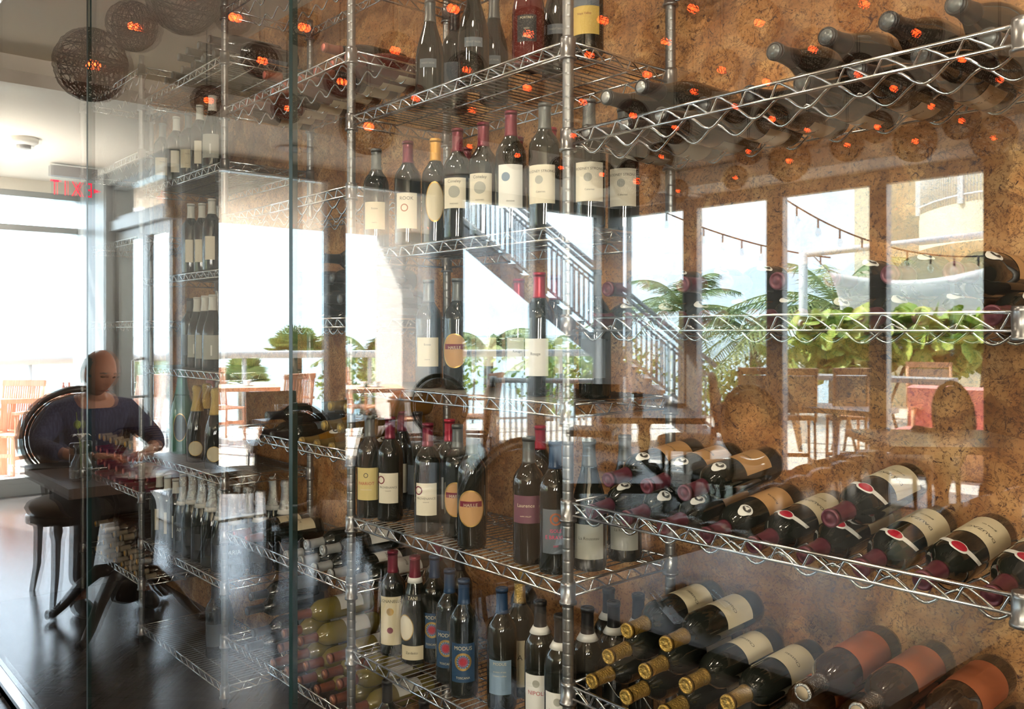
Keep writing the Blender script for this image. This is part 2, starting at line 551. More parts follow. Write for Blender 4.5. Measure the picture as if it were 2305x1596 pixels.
# ceilings: taupe field with a lower pale border along the windows
b = MB(); b.bbox((-5.2, -5.67, 2.87), (3.3, 0.02, 3.0))
struct(b.build('ceiling', CEILD))
b = MB()
b.bbox((XF - 0.1, YD, 2.72), (-5.2, 0.02, 3.0)); b.bbox((XW - 0.1, YB - 0.1, 2.72), (-5.2, YD, 3.0))
b.bbox((-5.2, YB - 0.1, 2.72), (3.3, -5.67, 3.0))
struct(b.build('ceiling_border', CEIL)); bpy.data.objects['ceiling_border'].name = 'ceiling.001'
b = MB(); b.bbox((-5.35, 0.0221, 2.79), (1.3, 1.2, 2.95))
struct(b.build('ceiling', CEIL))
b = MB(); b.bbox((-5.35, 1.0, -0.001), (1.25, 1.12, 2.79))
struct(b.build('wall_cork', CORK))
b = MB(); b.bbox((-5.35, 0.0221, 0), (-5.2, 1.0, 2.79))
struct(b.build('wall_cellar_left', DARKWALL))
b = MB(); b.bbox((1.1, 0.0221, 0), (1.25, 1.0, 2.79))
struct(b.build('wall_cellar_right', DARKWALL))
b = MB(); b.bbox((XF, 0.0, 0), (-5.45, 0.12, 2.9))
struct(b.build('wall_left', PLASTER))
b = MB(); b.bbox((1.1, -0.02, 0), (3.2, 0.02, 2.87))
struct(b.build('wall_right_front', DARKWALL))
b = MB(); b.bbox((3.2, YB, 0), (3.3, 0.1, 3.0))
struct(b.build('wall_right', DARKWALL))

def window(name, p0, p1, z0, z1, fw=0.05, fd=0.10, bars=(), glass=True):
    """a glazed opening between two plan points; frame and pane are its parts"""
    a, c = Vector((p0[0], p0[1])), Vector((p1[0], p1[1]))
    d = (c - a); L = d.length; ang = math.atan2(d.y, d.x)
    w = struct(empty(name, (a.x, a.y, 0), ang))
    b = MB()
    b.bbox((0, -fd / 2, z0), (fw, fd / 2, z1)); b.bbox((L - fw, -fd / 2, z0), (L, fd / 2, z1))
    b.bbox((fw, -fd / 2, z0), (L - fw, fd / 2, z0 + fw)); b.bbox((fw, -fd / 2, z1 - fw), (L - fw, fd / 2, z1))
    for z in bars: b.bbox((fw, -fd / 2, z - fw / 2), (L - fw, fd / 2, z + fw / 2))
    b.build('window_frame', FRAME, w)
    b = MB(); b.bbox((fw * .6, -0.004, z0 + fw * .6), (L - fw * .6, 0.004, z1 - fw * .6))
    b.build('window_pane', WINGLASS, w)
    return w

def yx(px, x): return flip(on_x(px, x))[1]
def xy(px, y): return on_y(px, -y)[0]
# window wall x = XW
ys = [(yx(487, XW), yx(735, XW)), (yx(772, XW), yx(976, XW)), (yx(1036, XW), yx(1198, XW)), (yx(1222, XW), yx(1350, XW))]
for i, (a, c) in enumerate(ys):
    window('window_%d' % (i + 1), (XW, a), (XW, c), 0.0, 2.62, 0.012, 0.08)
b = MB()
b.bbox((XW - 0.15, YD, 0), (XW + 0.06, ys[0][0], 2.72))
for i in range(3): b.bbox((XW - 0.05, ys[i][1], 0), (XW + 0.04, ys[i + 1][0], 2.72))
b.bbox((XW - 0.1, ys[3][1], 0), (XW + 0.06, YB - 0.1, 2.72))
b.bbox((XW - 0.1, YD - .3, 2.62), (XW + 0.05, YB, 2.75))
struct(b.build('wall_window_side', FRAMED))
# back wall y = YB
xs = [(xy(1415, YB), xy(1545, YB)), (xy(1573, YB), xy(1733, YB)), (xy(1765, YB), xy(1965, YB)), (xy(1998, YB), xy(2222, YB))]
for i, (a, c) in enumerate(xs):
    window('window_%d' % (i + 5), (a, YB), (c, YB), 0.0, 2.62, 0.012, 0.08)
b = MB()
for i in range(3): b.bbox((xs[i][1], YB - 0.04, 0), (xs[i + 1][0], YB + 0.03, 2.62))
b.bbox((XW, YB - 0.05, 2.62), (xs[3][1], YB + 0.05, 2.75))
struct(b.build('wall_back', FRAMEM))
b = MB(); b.bbox((xs[3][1], YB - 0.1, 0), (3.3, YB + 0.06, 3.0))
struct(b.build('wall_back_solid', DARKWALL))
# door wall y = YD : column, double glass door, transom
b = MB(); b.bbox((XF - 0.1, YD - 0.12, 0), (-7.70, YD + 0.12, 2.72)); b.bbox((-7.70, YD - 0.1, 2.62), (XW, YD + 0.1, 2.72)); b.bbox((-7.70, YD - 0.08, 2.24), (XW - .1, YD + 0.08, 2.32))
struct(b.build('wall_door_side', FRAME))
window('window_9', (-7.70, YD), (-6.50, YD), 2.32, 2.62, 0.035, 0.1)
def door(name, x0, x1, hx):
    d = struct(empty(name, (x0, YD, 0)))
    L = x1 - x0
    b = MB(); fw = 0.075
    b.bbox((0, -.025, 0.01), (fw, .025, 2.23)); b.bbox((L - fw, -.025, 0.01), (L, .025, 2.23))
    b.bbox((fw, -.025, 0.01), (L - fw, .025, 0.2)); b.bbox((fw, -.025, 2.23 - fw), (L - fw, .025, 2.23))
    b.build('door_frame', FRAME, d)
    b = MB(); b.bbox((fw * .9, -.004, 0.19), (L - fw * .9, .004, 2.23 - fw * .9)); b.build('door_pane', WINGLASS, d)
    if hx:
        s = L - fw / 2
        b = MB(); b.tube([(s, .025, .90), (s - .01, .09, .90), (s - .01, .09, .92), (s - .01, .09, 1.18), (s, .025, 1.2)], .011, 8)
        b.build('door_handle', STEEL, d)
        b = MB(); b.bbox((s - .03, .025, .78), (s + .03, .032, .88)); b.build('lock_plate', WHITE, d)
door('door_1', -7.69, -7.02, True)
door('door_2', -7.01, -6.46, False)
# far window wall x = XF
window('window_10', (XF, YD), (XF, YD + 1.58), 0.10, 2.62, 0.05, 0.1, bars=(2.30,))
b = MB(); b.bbox((XF - 0.06, YD + 1.58, 0), (XF + 0.06, 0, 2.72)); b.bbox((XF - .06, YD, 0), (XF + .06, YD + 1.6, .1))
struct(b.build('wall_far_left', FRAME))
b = MB(); b.bbox((XF - 0.06, YD, 2.62), (XF + 0.06, YD + 1.6, 2.72)); struct(b.build('trim_1', CEIL))

# ------------------------------------------------------------------ wire racks
SHELF_W, SHELF_D, RY = 0.914, 0.356, 0.585
PX = [-5.025, -4.111, -3.197, -2.283, -1.369, -0.455]      # post lines
def snake(b, a, c, period=0.064, drop=0.025, r=0.0024):
    a, c = Vector(a), Vector(c)
    L = (c - a).length; n = max(1, round(L / period)); d = (c - a) / n
    pts = []
    for i in range(n):
        for f, h in ((0.0, 0), (0.08, -.04), (0.35, -.45), (0.62, -.93), (0.70, -1), (0.78, -.93), (0.88, -.45), (0.96, -.05)):
            pts.append(a + d * (i + f) + Vector((0, 0, h * drop)))
    pts.append(c)
    b.tube(pts, r, 5)
def collar_mesh():
    b = MB(); b.lathe([(0.0135, -0.042), (0.0195, -0.042), (0.0195, -0.036), (0.0165, -0.035), (0.0175, 0.0), (0.0165, 0.008), (0.0135, 0.008)], 16)
    return b.mesh('collar', COLLAR)
COLLAR_ME = collar_mesh()
def post_mesh():
    prof = [(0.0, 0.0), (0.010, 0.0), (0.010, 0.03), (0.0127, 0.032)]
    z = 0.05
    while z < 2.66:
        prof += [(0.0127, z - .0042), (0.0127, z - .0012), (0.0119, z), (0.0127, z + .0012), (0.0127, z + .0042)]
        z += 0.0254
    prof += [(0.0127, 2.668), (0.0, 2.672)]
    b = MB(); b.lathe(prof, 12)
    return b.mesh('post', POST)
POST_ME = post_mesh()
def shelf_mesh(kind):
    b = MB(); rb = MB()
    x0, x1, y0, y1 = 0.012, SHELF_W - 0.012, 0.0, SHELF_D
    for z, r in ((0, 0.0034), (-0.027, 0.0032)):
        b.tube([(x0, y0, z), (x1, y0, z)], r, 6); b.tube([(x0, y1, z), (x1, y1, z)], r, 6)
        b.tube([(0, y0 + .012, z), (0, y1 - .012, z)], r, 6); b.tube([(SHELF_W, y0 + .012, z), (SHELF_W, y1 - .012, z)], r, 6)
    snake(b, (x0 + .005, y0, -0.002), (x1 - .005, y0, -0.002)); snake(b, (x0 + .005, y1, -0.002), (x1 - .005, y1, -0.002))
    snake(b, (0, y0 + .02, -0.002), (0, y1 - .02, -0.002)); snake(b, (SHELF_W, y0 + .02, -0.002), (SHELF_W, y1 - .02, -0.002))
    if kind == 'flat':
        n = 37
        for i in range(1, n):
            x = x0 + (x1 - x0) * i / n
            rb.tube([(x, y0, 0.003), (x, y1, 0.003)], 0.0016, 4)
        for y in (0.07, 0.16, 0.27):
            b.tube([(0, y, -0.0015), (SHELF_W, y, -0.0015)], 0.0026, 5)
    else:
        for y in (0.028, 0.118, 0.215, 0.325):
            pts = []
            for i in range(9 * 12 + 1):
                x = SHELF_W * i / 108
                t = (x / SHELF_W * 9) % 1.0
                c = cos(2 * pi * t)
                pts.append((x, y, -0.0335 + 0.0145 * (c if c < 0 else c ** 1.0) + (0.002 if c > .9 else 0)))
            b.tube(pts, 0.0028, 6)
    return b.mesh('shelf', CHROME), (rb.mesh('shelf_wires', SHADEWIRE) if rb.v else None)
SHELF_ME = {k: shelf_mesh(k) for k in ('flat', 'cradle')}
def meobj(name, me, parent, loc, rot=None):
    o = bpy.data.objects.new(name, me)
    COL.objects.link(o)
    o.parent = parent; o.location = loc
    if rot is not None: o.rotation_euler = rot
    return o
def rack(i, kind, hs, label, kinds=None):
    r = empty('wire_rack', (PX[i], RY, 0))
    tag(r, label, 'wire rack', 'chrome wire wine racks standing in one row')
    xs_ = [0] if i < 4 else [0, SHELF_W + .018]
    for x in xs_:
        for y in (0, SHELF_D): meobj('post', POST_ME, r, (x, y, 0))
    for k, h in enumerate(hs):
        kk = kinds[k] if kinds else kind
        s = meobj('shelf', SHELF_ME[kk][0], r, (0, 0, EYE + h))
        if SHELF_ME[kk][1]: meobj('shelf_wires', SHELF_ME[kk][1], s, (0, 0, 0))
        for x in ((0, SHELF_W)):
            for y in (0, SHELF_D): meobj('collar', COLLAR_ME, s, (x, y, 0))
    return r
HC = [1.21, 0.835, 0.43, 0.035, -0.365, -0.76, -1.155]
HM = [1.04, 0.636, 0.23, -0.165, -0.56, -0.955, -1.345]
HR = [1.21, 0.84, 0.4345, 0.026, -0.379, -0.78, -1.16]
HA = [1.20, 0.815, 0.43, 0.04, -0.745, -1.14]
rack(0, 'cradle', HA, 'chrome wire wine rack at the far left end with cradle shelves')
rack(1, 'flat', HM, 'chrome wire rack of flat shelves holding sparkling wine, second from left')
rack(2, 'cradle', HC, 'chrome wire rack of wavy cradle shelves in the middle of the row')
rack(3, 'flat', HM, 'chrome wire rack of flat shelves with standing bottles, second from right')
rack(4, 'cradle', HR, 'nearest chrome wire rack on the right with wavy cradle shelves')

# ------------------------------------------------------------------ bottles
PROF = {
 'bordeaux': [(0.0, 0.004), (0.030, 0.0), (0.0365, 0.003), (0.0378, 0.012), (0.0380, 0.10), (0.0380, 0.188), (0.0365, 0.203), (0.031, 0.216), (0.022, 0.228), (0.0163, 0.238), (0.0143, 0.250), (0.0138, 0.288), (0.0152, 0.290), (0.0152, 0.298), (0.0125, 0.300), (0.0, 0.300)],
 'burgundy': [(0.0, 0.004), (0.033, 0.0), (0.0405, 0.003), (0.0415, 0.014), (0.0415, 0.135), (0.0395, 0.155), (0.035, 0.177), (0.0285, 0.199), (0.0215, 0.222), (0.0168, 0.243), (0.0146, 0.262), (0.0140, 0.288), (0.0155, 0.290), (0.0155, 0.298), (0.0125, 0.300), (0.0, 0.300)],
 'sparkling': [(0.0, 0.005), (0.034, 0.0), (0.0435, 0.004), (0.0445, 0.016), (0.0445, 0.13), (0.043, 0.15), (0.0385, 0.175), (0.0315, 0.20), (0.0240, 0.225), (0.0185, 0.250), (0.0160, 0.270), (0.0150, 0.300), (0.0170, 0.303), (0.0172, 0.316), (0.0150, 0.320), (0.0, 0.320)],
}
def prof_r(kind, z):
    p = PROF[kind]
    for (r0, z0), (r1, z1) in zip(p[1:-1], p[2:-1]):
        if z0 <= z <= z1 and z1 > z0: return r0 + (r1 - r0) * (z - z0) / (z1 - z0)
    return p[-2][0]
def bend(kind, x, z, off, phi=0.0):
    r = prof_r(kind, z) + off
    a = x / r + phi - pi / 2
    return (r * cos(a), r * sin(a), z)
GL_DARK = mat('dark_bottle_glass', (0.010, 0.012, 0.009), 0.05, 0, 0.6, coat=0.3)
GL_BROWN = mat('brown_bottle_glass', (0.030, 0.014, 0.006), 0.06, 0, 0.6, coat=0.3)
GL_GREEN = mat('green_bottle_glass', (0.012, 0.11, 0.05), 0.06, 0, 0.7, coat=0.3)
GL_AMBER = mat('amber_bottle_glass', (0.20, 0.095, 0.012), 0.06, 0, 0.6, coat=0.3)
GL_YELL = mat('white_wine_glass', (0.20, 0.155, 0.03), 0.06, 0, 0.6, coat=0.3)
GL_ROSE = mat('rose_and_reflection_glass', (0.09, 0.014, 0.012), 0.06, 0, 0.6, coat=0.3)  # also paints the red lamp reflection on one burgundy bottle
CAPC = {'grey': ((0.13, 0.14, 0.14), .35, .3), 'black': ((0.014, 0.014, 0.015), .35, 0), 'maroon': ((0.17, 0.012, 0.035), .3, .3), 'purple': ((0.12, 0.03, 0.045), .3, .3),
        'red': ((0.45, 0.02, 0.05), .3, .3), 'gold': ((0.62, 0.40, 0.10), .3, .8), 'goldpink': ((0.60, 0.26, 0.14), .3, .7), 'silver': ((0.62, 0.63, 0.62), .22, 1.0),
        'rosefoil': ((0.70, 0.30, 0.27), .3, .7), 'white': ((0.66, 0.66, 0.60), .4, 0), 'cream': ((0.36, 0.29, 0.20), .5, 0), 'bronze': ((0.25, 0.17, 0.06), .35, .5), 'yellow': ((0.75, 0.38, 0.05), .4, .2),
        'blue': ((0.02, 0.05, 0.11), .35, 0), 'green': ((0.01, .10, .045), .3, .5), 'pinktip': ((0.62, 0.16, 0.12), .4, .2), 'brown': ((0.20, 0.06, 0.03), .4, .1), 'pale_grey': ((0.45, .46, .45), .35, .4)}
def capm(c):
    col, r, m_ = CAPC[c]
    return mat('capsule_' + c, col, r, m_, bump=(260, .5) if c in ('silver', 'gold', 'rosefoil') else None)
PAPER = {'cream': (0.66, 0.58, 0.40), 'ivory': (0.74, 0.68, 0.54), 'white': (0.76, 0.75, 0.71), 'yellow': (0.62, 0.50, 0.20), 'gold': (0.58, 0.40, 0.10), 'purple': (0.13, 0.045, 0.075),
         'blue': (0.015, 0.055, 0.12), 'tan': (0.50, 0.28, 0.12), 'slate': (0.10, 0.12, 0.14), 'grey': (0.38, 0.38, 0.33), 'orange': (0.36, 0.10, 0.035), 'black': (0.02, 0.02, 0.02),
         'red': (0.40, 0.01, 0.03), 'maroon': (0.16, 0.01, 0.03), 'pink': (0.7, 0.05, 0.14), 'ink': (0.05, 0.045, 0.04), 'bluegrey': (0.16, 0.24, 0.33), 'goldfoil': (0.60, 0.38, 0.12), 'sky': (.15, .32, .5)}
def paper(c): return mat('label_' + c, PAPER[c], 0.6 if c != 'goldfoil' else .35, 0.7 if c == 'goldfoil' else 0)

PROTO = {}
def patch(kind, w, z0, z1, off, phi=0.0, n=14, fn=None):
    b = MB()
    b.grid(lambda u, v: bend(kind, (u - .5) * w, z0 + (z1 - z0) * v, off, phi), n, 6)
    return b
def polar(kind, rad, cx, cz, off, phi=0.0, n=24, sub=3, inner=0.0):
    """rad(theta) outline around (cx, cz), bent on the glass"""
    b = MB()
    b.grid(lambda u, v: (lambda t, q: bend(kind, cx + rad(t) * q * cos(t), cz + rad(t) * q * sin(t), off, phi))(2 * pi * u, inner + (1 - inner) * v), n, sub)
    return b
def lettering(kind, lines, off, phi=0.0):
    b = MB()
    for txt, size, z in lines:
        vs, fs = text_pts(txt, size)
        b.add([bend(kind, x, z + y, off, phi) for x, y, _ in vs], fs)
    return b

def make_bottle(key, kind, glass, cap, labels=(), capz=None, tip=None, band=None):
    if key in PROTO: return PROTO[key]
    root = empty('wine_bottle' if kind != 'sparkling' else 'sparkling_wine_bottle')
    b = MB(); b.lathe(PROF[kind], 28); b.build('bottle_glass', glass, root)
    top = PROF[kind][-1][1]
    if cap:
        z0 = capz or (top - 0.062 if kind != 'sparkling' else top - 0.105)
        pr = [(prof_r(kind, z0) + .0003, z0)]
        zs = [z0 + (top - z0) * k / 14 for k in range(1, 14)]
        if kind == 'sparkling':
            random.seed(5)
            for k, z in enumerate(zs): pr.append((prof_r(kind, z) + 0.0012 + (0.0018 if z > top - .035 else 0) + 0.0006 * (k % 2), z))
            pr += [(0.0172, top + .001), (0.012, top + 0.004), (0, top + 0.005)]
        else:
            for z in zs: pr.append((prof_r(kind, z) + 0.0008, z))
            pr += [(0.0160, top - 0.010), (0.0163, top - 0.002), (0.0155, top + 0.0008), (0.0120, top + 0.0010), (0.0115, top + 0.0002), (0.0060, top + 0.0002), (0.0050, top + 0.0012), (0, top + 0.0012)]
        b = MB(); b.lathe(pr, 20); c = b.build('capsule', capm(cap), root)
        if tip:
            t = MB(); t.lathe([(0.0, top + .0014), (0.0118, top + .0014), (0.0118, top + .0006)], 20); t.build('capsule_top', capm(tip), c)
        if band:
            t = MB(); t.lathe([(prof_r(kind, z0 - .014) + .0012, z0 - .012), (prof_r(kind, z0) + .0014, z0 + .003)], 20); t.build('capsule_band', paper(band), c)
    for L in labels:
        ty = L[0]
        if ty == 'box':      # ('box', colour, width, z0, z1, phi, lines, ink, extras)
            _, colr, w, z0, z1, phi, lines, ink, extras = L
            o = patch(kind, w, z0, z1, .0006, phi).build('label', paper(colr), root)
            if lines: lettering(kind, lines, .0011, phi).build('lettering', paper(ink), o)
            for (ex, ecol, a) in extras:
                if ex == 'disc': polar(kind, lambda t: a[2], a[0], a[1], .0010, phi).build('emblem', paper(ecol), o)
                elif ex == 'ring': polar(kind, lambda t: a[2], a[0], a[1], .0010, phi, inner=.72, sub=1).build('emblem', paper(ecol), o)
                elif ex == 'star':
                    polar(kind, lambda t: a[2] * (0.55 + .45 * abs(cos(8 * t))), a[0], a[1], .0012, phi, n=96, sub=1).build('emblem', paper(ecol), o)
                elif ex == 'strip': patch(kind, a[2], a[0], a[1], .0010, phi).build('strip', paper(ecol), o)
        elif ty == 'oval':
            _, colr, cz, ax, az, phi, lines, ink = L
            f = lambda t, a=ax, c=az: a * c / sqrt((c * cos(t)) ** 2 + (a * sin(t)) ** 2)
            o = polar(kind, f, 0, cz, .0006, phi).build('label', paper(colr), root)
            polar(kind, lambda t: f(t) * 1.03, 0, cz, .0011, phi, inner=.93, sub=1, n=40).build('label_border', paper('goldfoil'), o)
            if lines:
                patch(kind, ax * 1.7, cz + .004, cz + .018, .0010, phi).build('strip', paper('maroon'), o)
                lettering(kind, lines, .0014, phi).build('lettering', paper(ink), o)
        elif ty == 'drop':   # teardrop label on the shoulder
            _, cz, phi = L
            f = lambda t: 0.0135 * (1 + 0.62 * max(0, cos(t - pi / 2)) ** 6)
            o = polar(kind, f, 0, cz, .0008, phi, n=36).build('shoulder_label', paper('white'), root)
            polar(kind, lambda t: .0088, 0, cz, .0014, phi).build('emblem', paper('ink'), o)
            polar(kind, lambda t: .0048 * (1 + .3 * cos(3 * t)), 0.001, cz - .001, .0019, phi).build('figure', paper('white'), o)
        elif ty == 'sash':   # white sash with a red oval on the shoulder
            _, cz, phi = L
            b = MB()
            b.grid(lambda u, v: bend(kind, (u - .5) * .088, cz - 13 * ((u - .5) * .088) ** 2 + (v - .5) * .012, .0008, phi), 20, 2)
            o = b.build('shoulder_label', paper('white'), root)
            f = lambda t: 0.0165 * .012 / sqrt((.012 * cos(t)) ** 2 + (.0165 * sin(t)) ** 2)
            polar(kind, f, 0, cz, .0012, phi).build('emblem_border', paper('white'), o)
            polar(kind, lambda t: f(t) * .80, 0, cz, .0018, phi).build('emblem', paper('red'), o)
    K = Kind(root)
    PROTO[key] = K
    return K

def lab(*a): return a
B = 'bordeaux'; G = 'burgundy'; SP = 'sparkling'
def box(col, w, z0, z1, lines=(), ink='ink', extras=(), phi=0.0): return ('box', col, w, z0, z1, phi, lines, ink, extras)
def K(key):
    if key in PROTO: return PROTO[key]
    T = {
    'provenance': (B, GL_DARK, 'maroon', [box('ivory', .062, .055, .142, [('PROVENANCE', .0085, .098), ('vineyards', .0045, .090)], 'ink', [('ring', 'maroon', (-.022, .122, .012))])]),
    'parriot': (B, GL_DARK, 'grey', [box('yellow', .066, .055, .150, [('PARRIOT', .0125, .100)], 'red', [('ring', 'ink', (0, .128, .007)), ('strip', 'cream', (.085, .087, .035))])]),
    'oval_tan': (B, GL_DARK, 'grey', [('oval', 'tan', .105, .036, .045, 0, [('HAILLE', .012, .1095)], 'cream')]),
    'cream_plain': (B, GL_DARK, 'grey', [box('cream', .066, .060, .140, [('Estate', .008, .118), ('reserve', .005, .078)])]),
    'rook': (B, GL_DARK, 'maroon', [box('ivory', .064, .05, .150, [('ROOK', .014, .130)], 'ink', [('ring', 'orange', (-.006, .108, .011))])]),
    'arch': (B, GL_DARK, 'yellow', [('oval', 'cream', .12, .026, .055, 0, [], 'ink')]),
    'engraving': (B, GL_DARK, 'maroon', [box('ivory', .066, .085, .165, [('Coneley', .011, .152), ('VINEYARD', .005, .095)], 'ink', [('disc', 'grey', (0, .128, .016))])]),
    'bluehead': (B, GL_DARK, 'maroon', [box('white', .066, .06, .165, [('domaine', .006, .075)], 'ink', [('disc', 'bluegrey', (-.012, .135, .011))])]),
    'strong': (B, GL_DARK, 'grey', [box('ivory', .072, .06, .150, [('RODNEY STRONG', .0085, .132), ('Cabernet', .006, .085)], 'ink', [('disc', 'grey', (-.004, .115, .010))])]),
    'caymus': (B, GL_DARK, 'black', [box('gold', .076, .04, .190, [('40', .022, .165), ('CAYMUS', .0125, .143), ('Napa Valley', .007, .085)], 'maroon', [('strip', 'slate', (.105, .128, .076))])]),
    'purple': (B, GL_DARK, 'grey', [box('purple', .072, .10, .165, [('Laurence', .012, .138), ('NAPA VALLEY', .0045, .115)], 'cream')]),
    'isole': (B, GL_DARK, 'blue', [box('slate', .066, .05, .150, [('ISOLE', .011, .098), ('E BRAVEE', .012, .083), ('2007', .006, .065)], 'pink', [('ring', 'orange', (0, .128, .014)), ('disc', 'orange', (0, .128, .006))])]),
    'greylabel': (G, GL_DARK, 'grey', [box('grey', .075, .03, .110, [('La Rousseau', .010, .075)])]),
    'tignanello': (B, GL_DARK, 'maroon', [box('cream', .068, .035, .175, [('TIGNANELLO', .0125, .158)], 'ink', [('disc', 'goldfoil', (0, .132, .011)), ('disc', 'maroon', (0, .078, .009))])]),
    'crescent': (G, GL_DARK, 'maroon', [('oval', 'ivory', .105, .026, .036, -.5, [], 'ink'), box('cream', .070, .015, .055, [('Zardetto', .010, .032)]), box('black', .05, .180, .197, [('TANI', .013, .183)], 'cream')], 'white'),
    'modus': (B, GL_DARK, 'blue', [box('blue', .066, .045, .145, [('MODUS', .014, .128), ('TOSCANA', .008, .054)], 'cream', [('ring', 'goldfoil', (0, .098, .023)), ('star', 'sky', (0, .098, .0185)), ('star', 'red', (0, .098, .0145))])]),
    'backlabel': (B, GL_DARK, 'blue', [box('bluegrey', .062, .045, .13, [('MODUS', .010, .118), ('product of italy', .0055, .10), ('contains sulfites', .0055, .09)], 'cream')]),
    'poli': (B, GL_DARK, 'black', [box('white', .066, .03, .135, [('NIPOLI', .014, .088)], 'red', [('disc', 'grey', (0, .115, .009))])], 'white'),
    'creamtall': (B, GL_DARK, 'gold', [box('cream', .066, .03, .150, [('A', .02, .10)])]),
    'bandcap': (B, GL_DARK, 'black', [], 'white'),
    'maroon_plain': (B, GL_DARK, 'maroon', [box('ivory', .066, .05, .14)]),
    'red_plain': (B, GL_DARK, 'red', [box('white', .066, .05, .14, [('Rouge', .010, .10)])]),
    'blackcap': (B, GL_DARK, 'black', [box('slate', .066, .05, .14)]),
    'burg_grey': (G, GL_DARK, 'grey', [box('slate', .05, .10, .125, [('PINOT NOIR', .007, .11)], 'grey')]),
    'burg_red_reflection': (G, GL_ROSE, 'maroon', [box('black', .05, .06, .125, [('PORTREY', .008, .115), ('estate', .006, .09), ('RESERVE', .006, .07)], 'cream')]),  # dark bottle, red lamp reflection put into the glass colour
    'white_caps': (B, GL_DARK, 'white', [box('ivory', .04, .05, .145)]),
    'onelabel': (G, GL_DARK, 'white', [box('grey', .07, .045, .14, [('1', .06, .06)], 'white')]),
    'vert': (B, GL_YELL, 'cream', [box('white', .064, .05, .13)]),
    'greenspark': (SP, GL_GREEN, 'green', [('oval', 'black', .10, .024, .05, 0, [], 'cream')]),
    'goldspark': (SP, GL_DARK, 'gold', [('oval', 'cream', .062, .030, .030, 0, [], 'ink')]),
    'silverspark': (SP, GL_DARK, 'silver', [box('black', .06, .05, .11, [], 'ink')], 'white'),
    'rosespark': (SP, GL_ROSE, 'rosefoil', [box('pink', .05, .03, .07)]),
    'aria': (SP, GL_DARK, 'silver', [box('black', .058, .055, .13, [('ARIA', .022, .095)], 'grey')], 'white'),
    # lying
    'l_grey': (G, GL_DARK, 'black', [box('ivory', .07, .045, .125, [('Grand Cru', .010, .09)], 'ink')], None, 'grey'),
    'l_drop': (B, GL_DARK, 'purple', [('drop', .196, 0), box('tan', .085, .05, .14, [('Riserva', .010, .10)])]),
    'l_sash': (B, GL_DARK, 'purple', [('sash', .200, 0), box('cream', .095, .04, .135, [('DAUZAC', .013, .10), ('grand vin', .007, .075)])]),
    'l_amber': (G, GL_AMBER, 'bronze', [('drop', .180, 0), box('white', .06, .04, .11)], None, 'gold'),
    'l_gold': (B, GL_DARK, 'gold', [box('cream', .09, .05, .14, [('Chateau', .012, .10)])]),
    'l_clear': (B, GL_BROWN, 'silver', [box('orange', .10, .05, .16)], None, 'cream'),
    'l_blackcap': (B, GL_DARK, 'black', [box('slate', .066, .05, .14)], None, 'grey'),
    'l_palegrey': (B, GL_DARK, 'pale_grey', [box('white', .085, .05, .14, [('Blanc', .012, .10)])]),
    'l_brown': (G, GL_DARK, 'brown', [box('cream', .09, .04, .13, [('Barolo', .012, .09)])], None, 'pinktip'),
    'l_yellow': (B, GL_YELL, 'brown', [box('white', .085, .05, .14, [('Chablis', .012, .10)])], None, 'goldpink'),
    'l_pink': (B, GL_ROSE, 'maroon', [], None, 'pinktip'),
    'l_cream': (B, GL_BROWN, 'cream', [], None, 'yellow'),
    'l_redbody': (G, GL_ROSE, 'brown', [box('cream', .08, .04, .13)], None, 'pinktip'),
    'l_vcap': (G, GL_DARK, 'black', [box('grey', .07, .045, .125)], None, 'pale_grey'),
    }[key]
    band = T[4] if len(T) > 4 and T[4] else None
    tip = T[5] if len(T) > 5 else None
    return make_bottle(key, T[0], T[1], T[2], T[3], None, tip, band)

def face_cam(x, y): return math.atan2(-x, y - CAMY) * 0.85
def stand(key, x, y, h, desc, group, turn=0.0, s=1.0):
    o = K(key).place((x, y, EYE + h + 0.0046), (0, 0, face_cam(x, y) + turn), desc, 'bottle', group)
    if s != 1.0: o.scale = (s, s, s)
    return o
def lie(key, x, h, desc, group, roll=0.0, front=0.595, tilt=0.0):
    if h < .3: roll += pi - .45
    top = 0.302
    # neck toward the glass
    M = Euler((pi / 2 + tilt, 0, 0)).to_matrix() @ Euler((0, 0, roll)).to_matrix()
    return K(key).place((x, front + top * cos(tilt), EYE + h + top * sin(tilt)), M.to_euler(), desc, 'bottle', group)

random.seed(11)
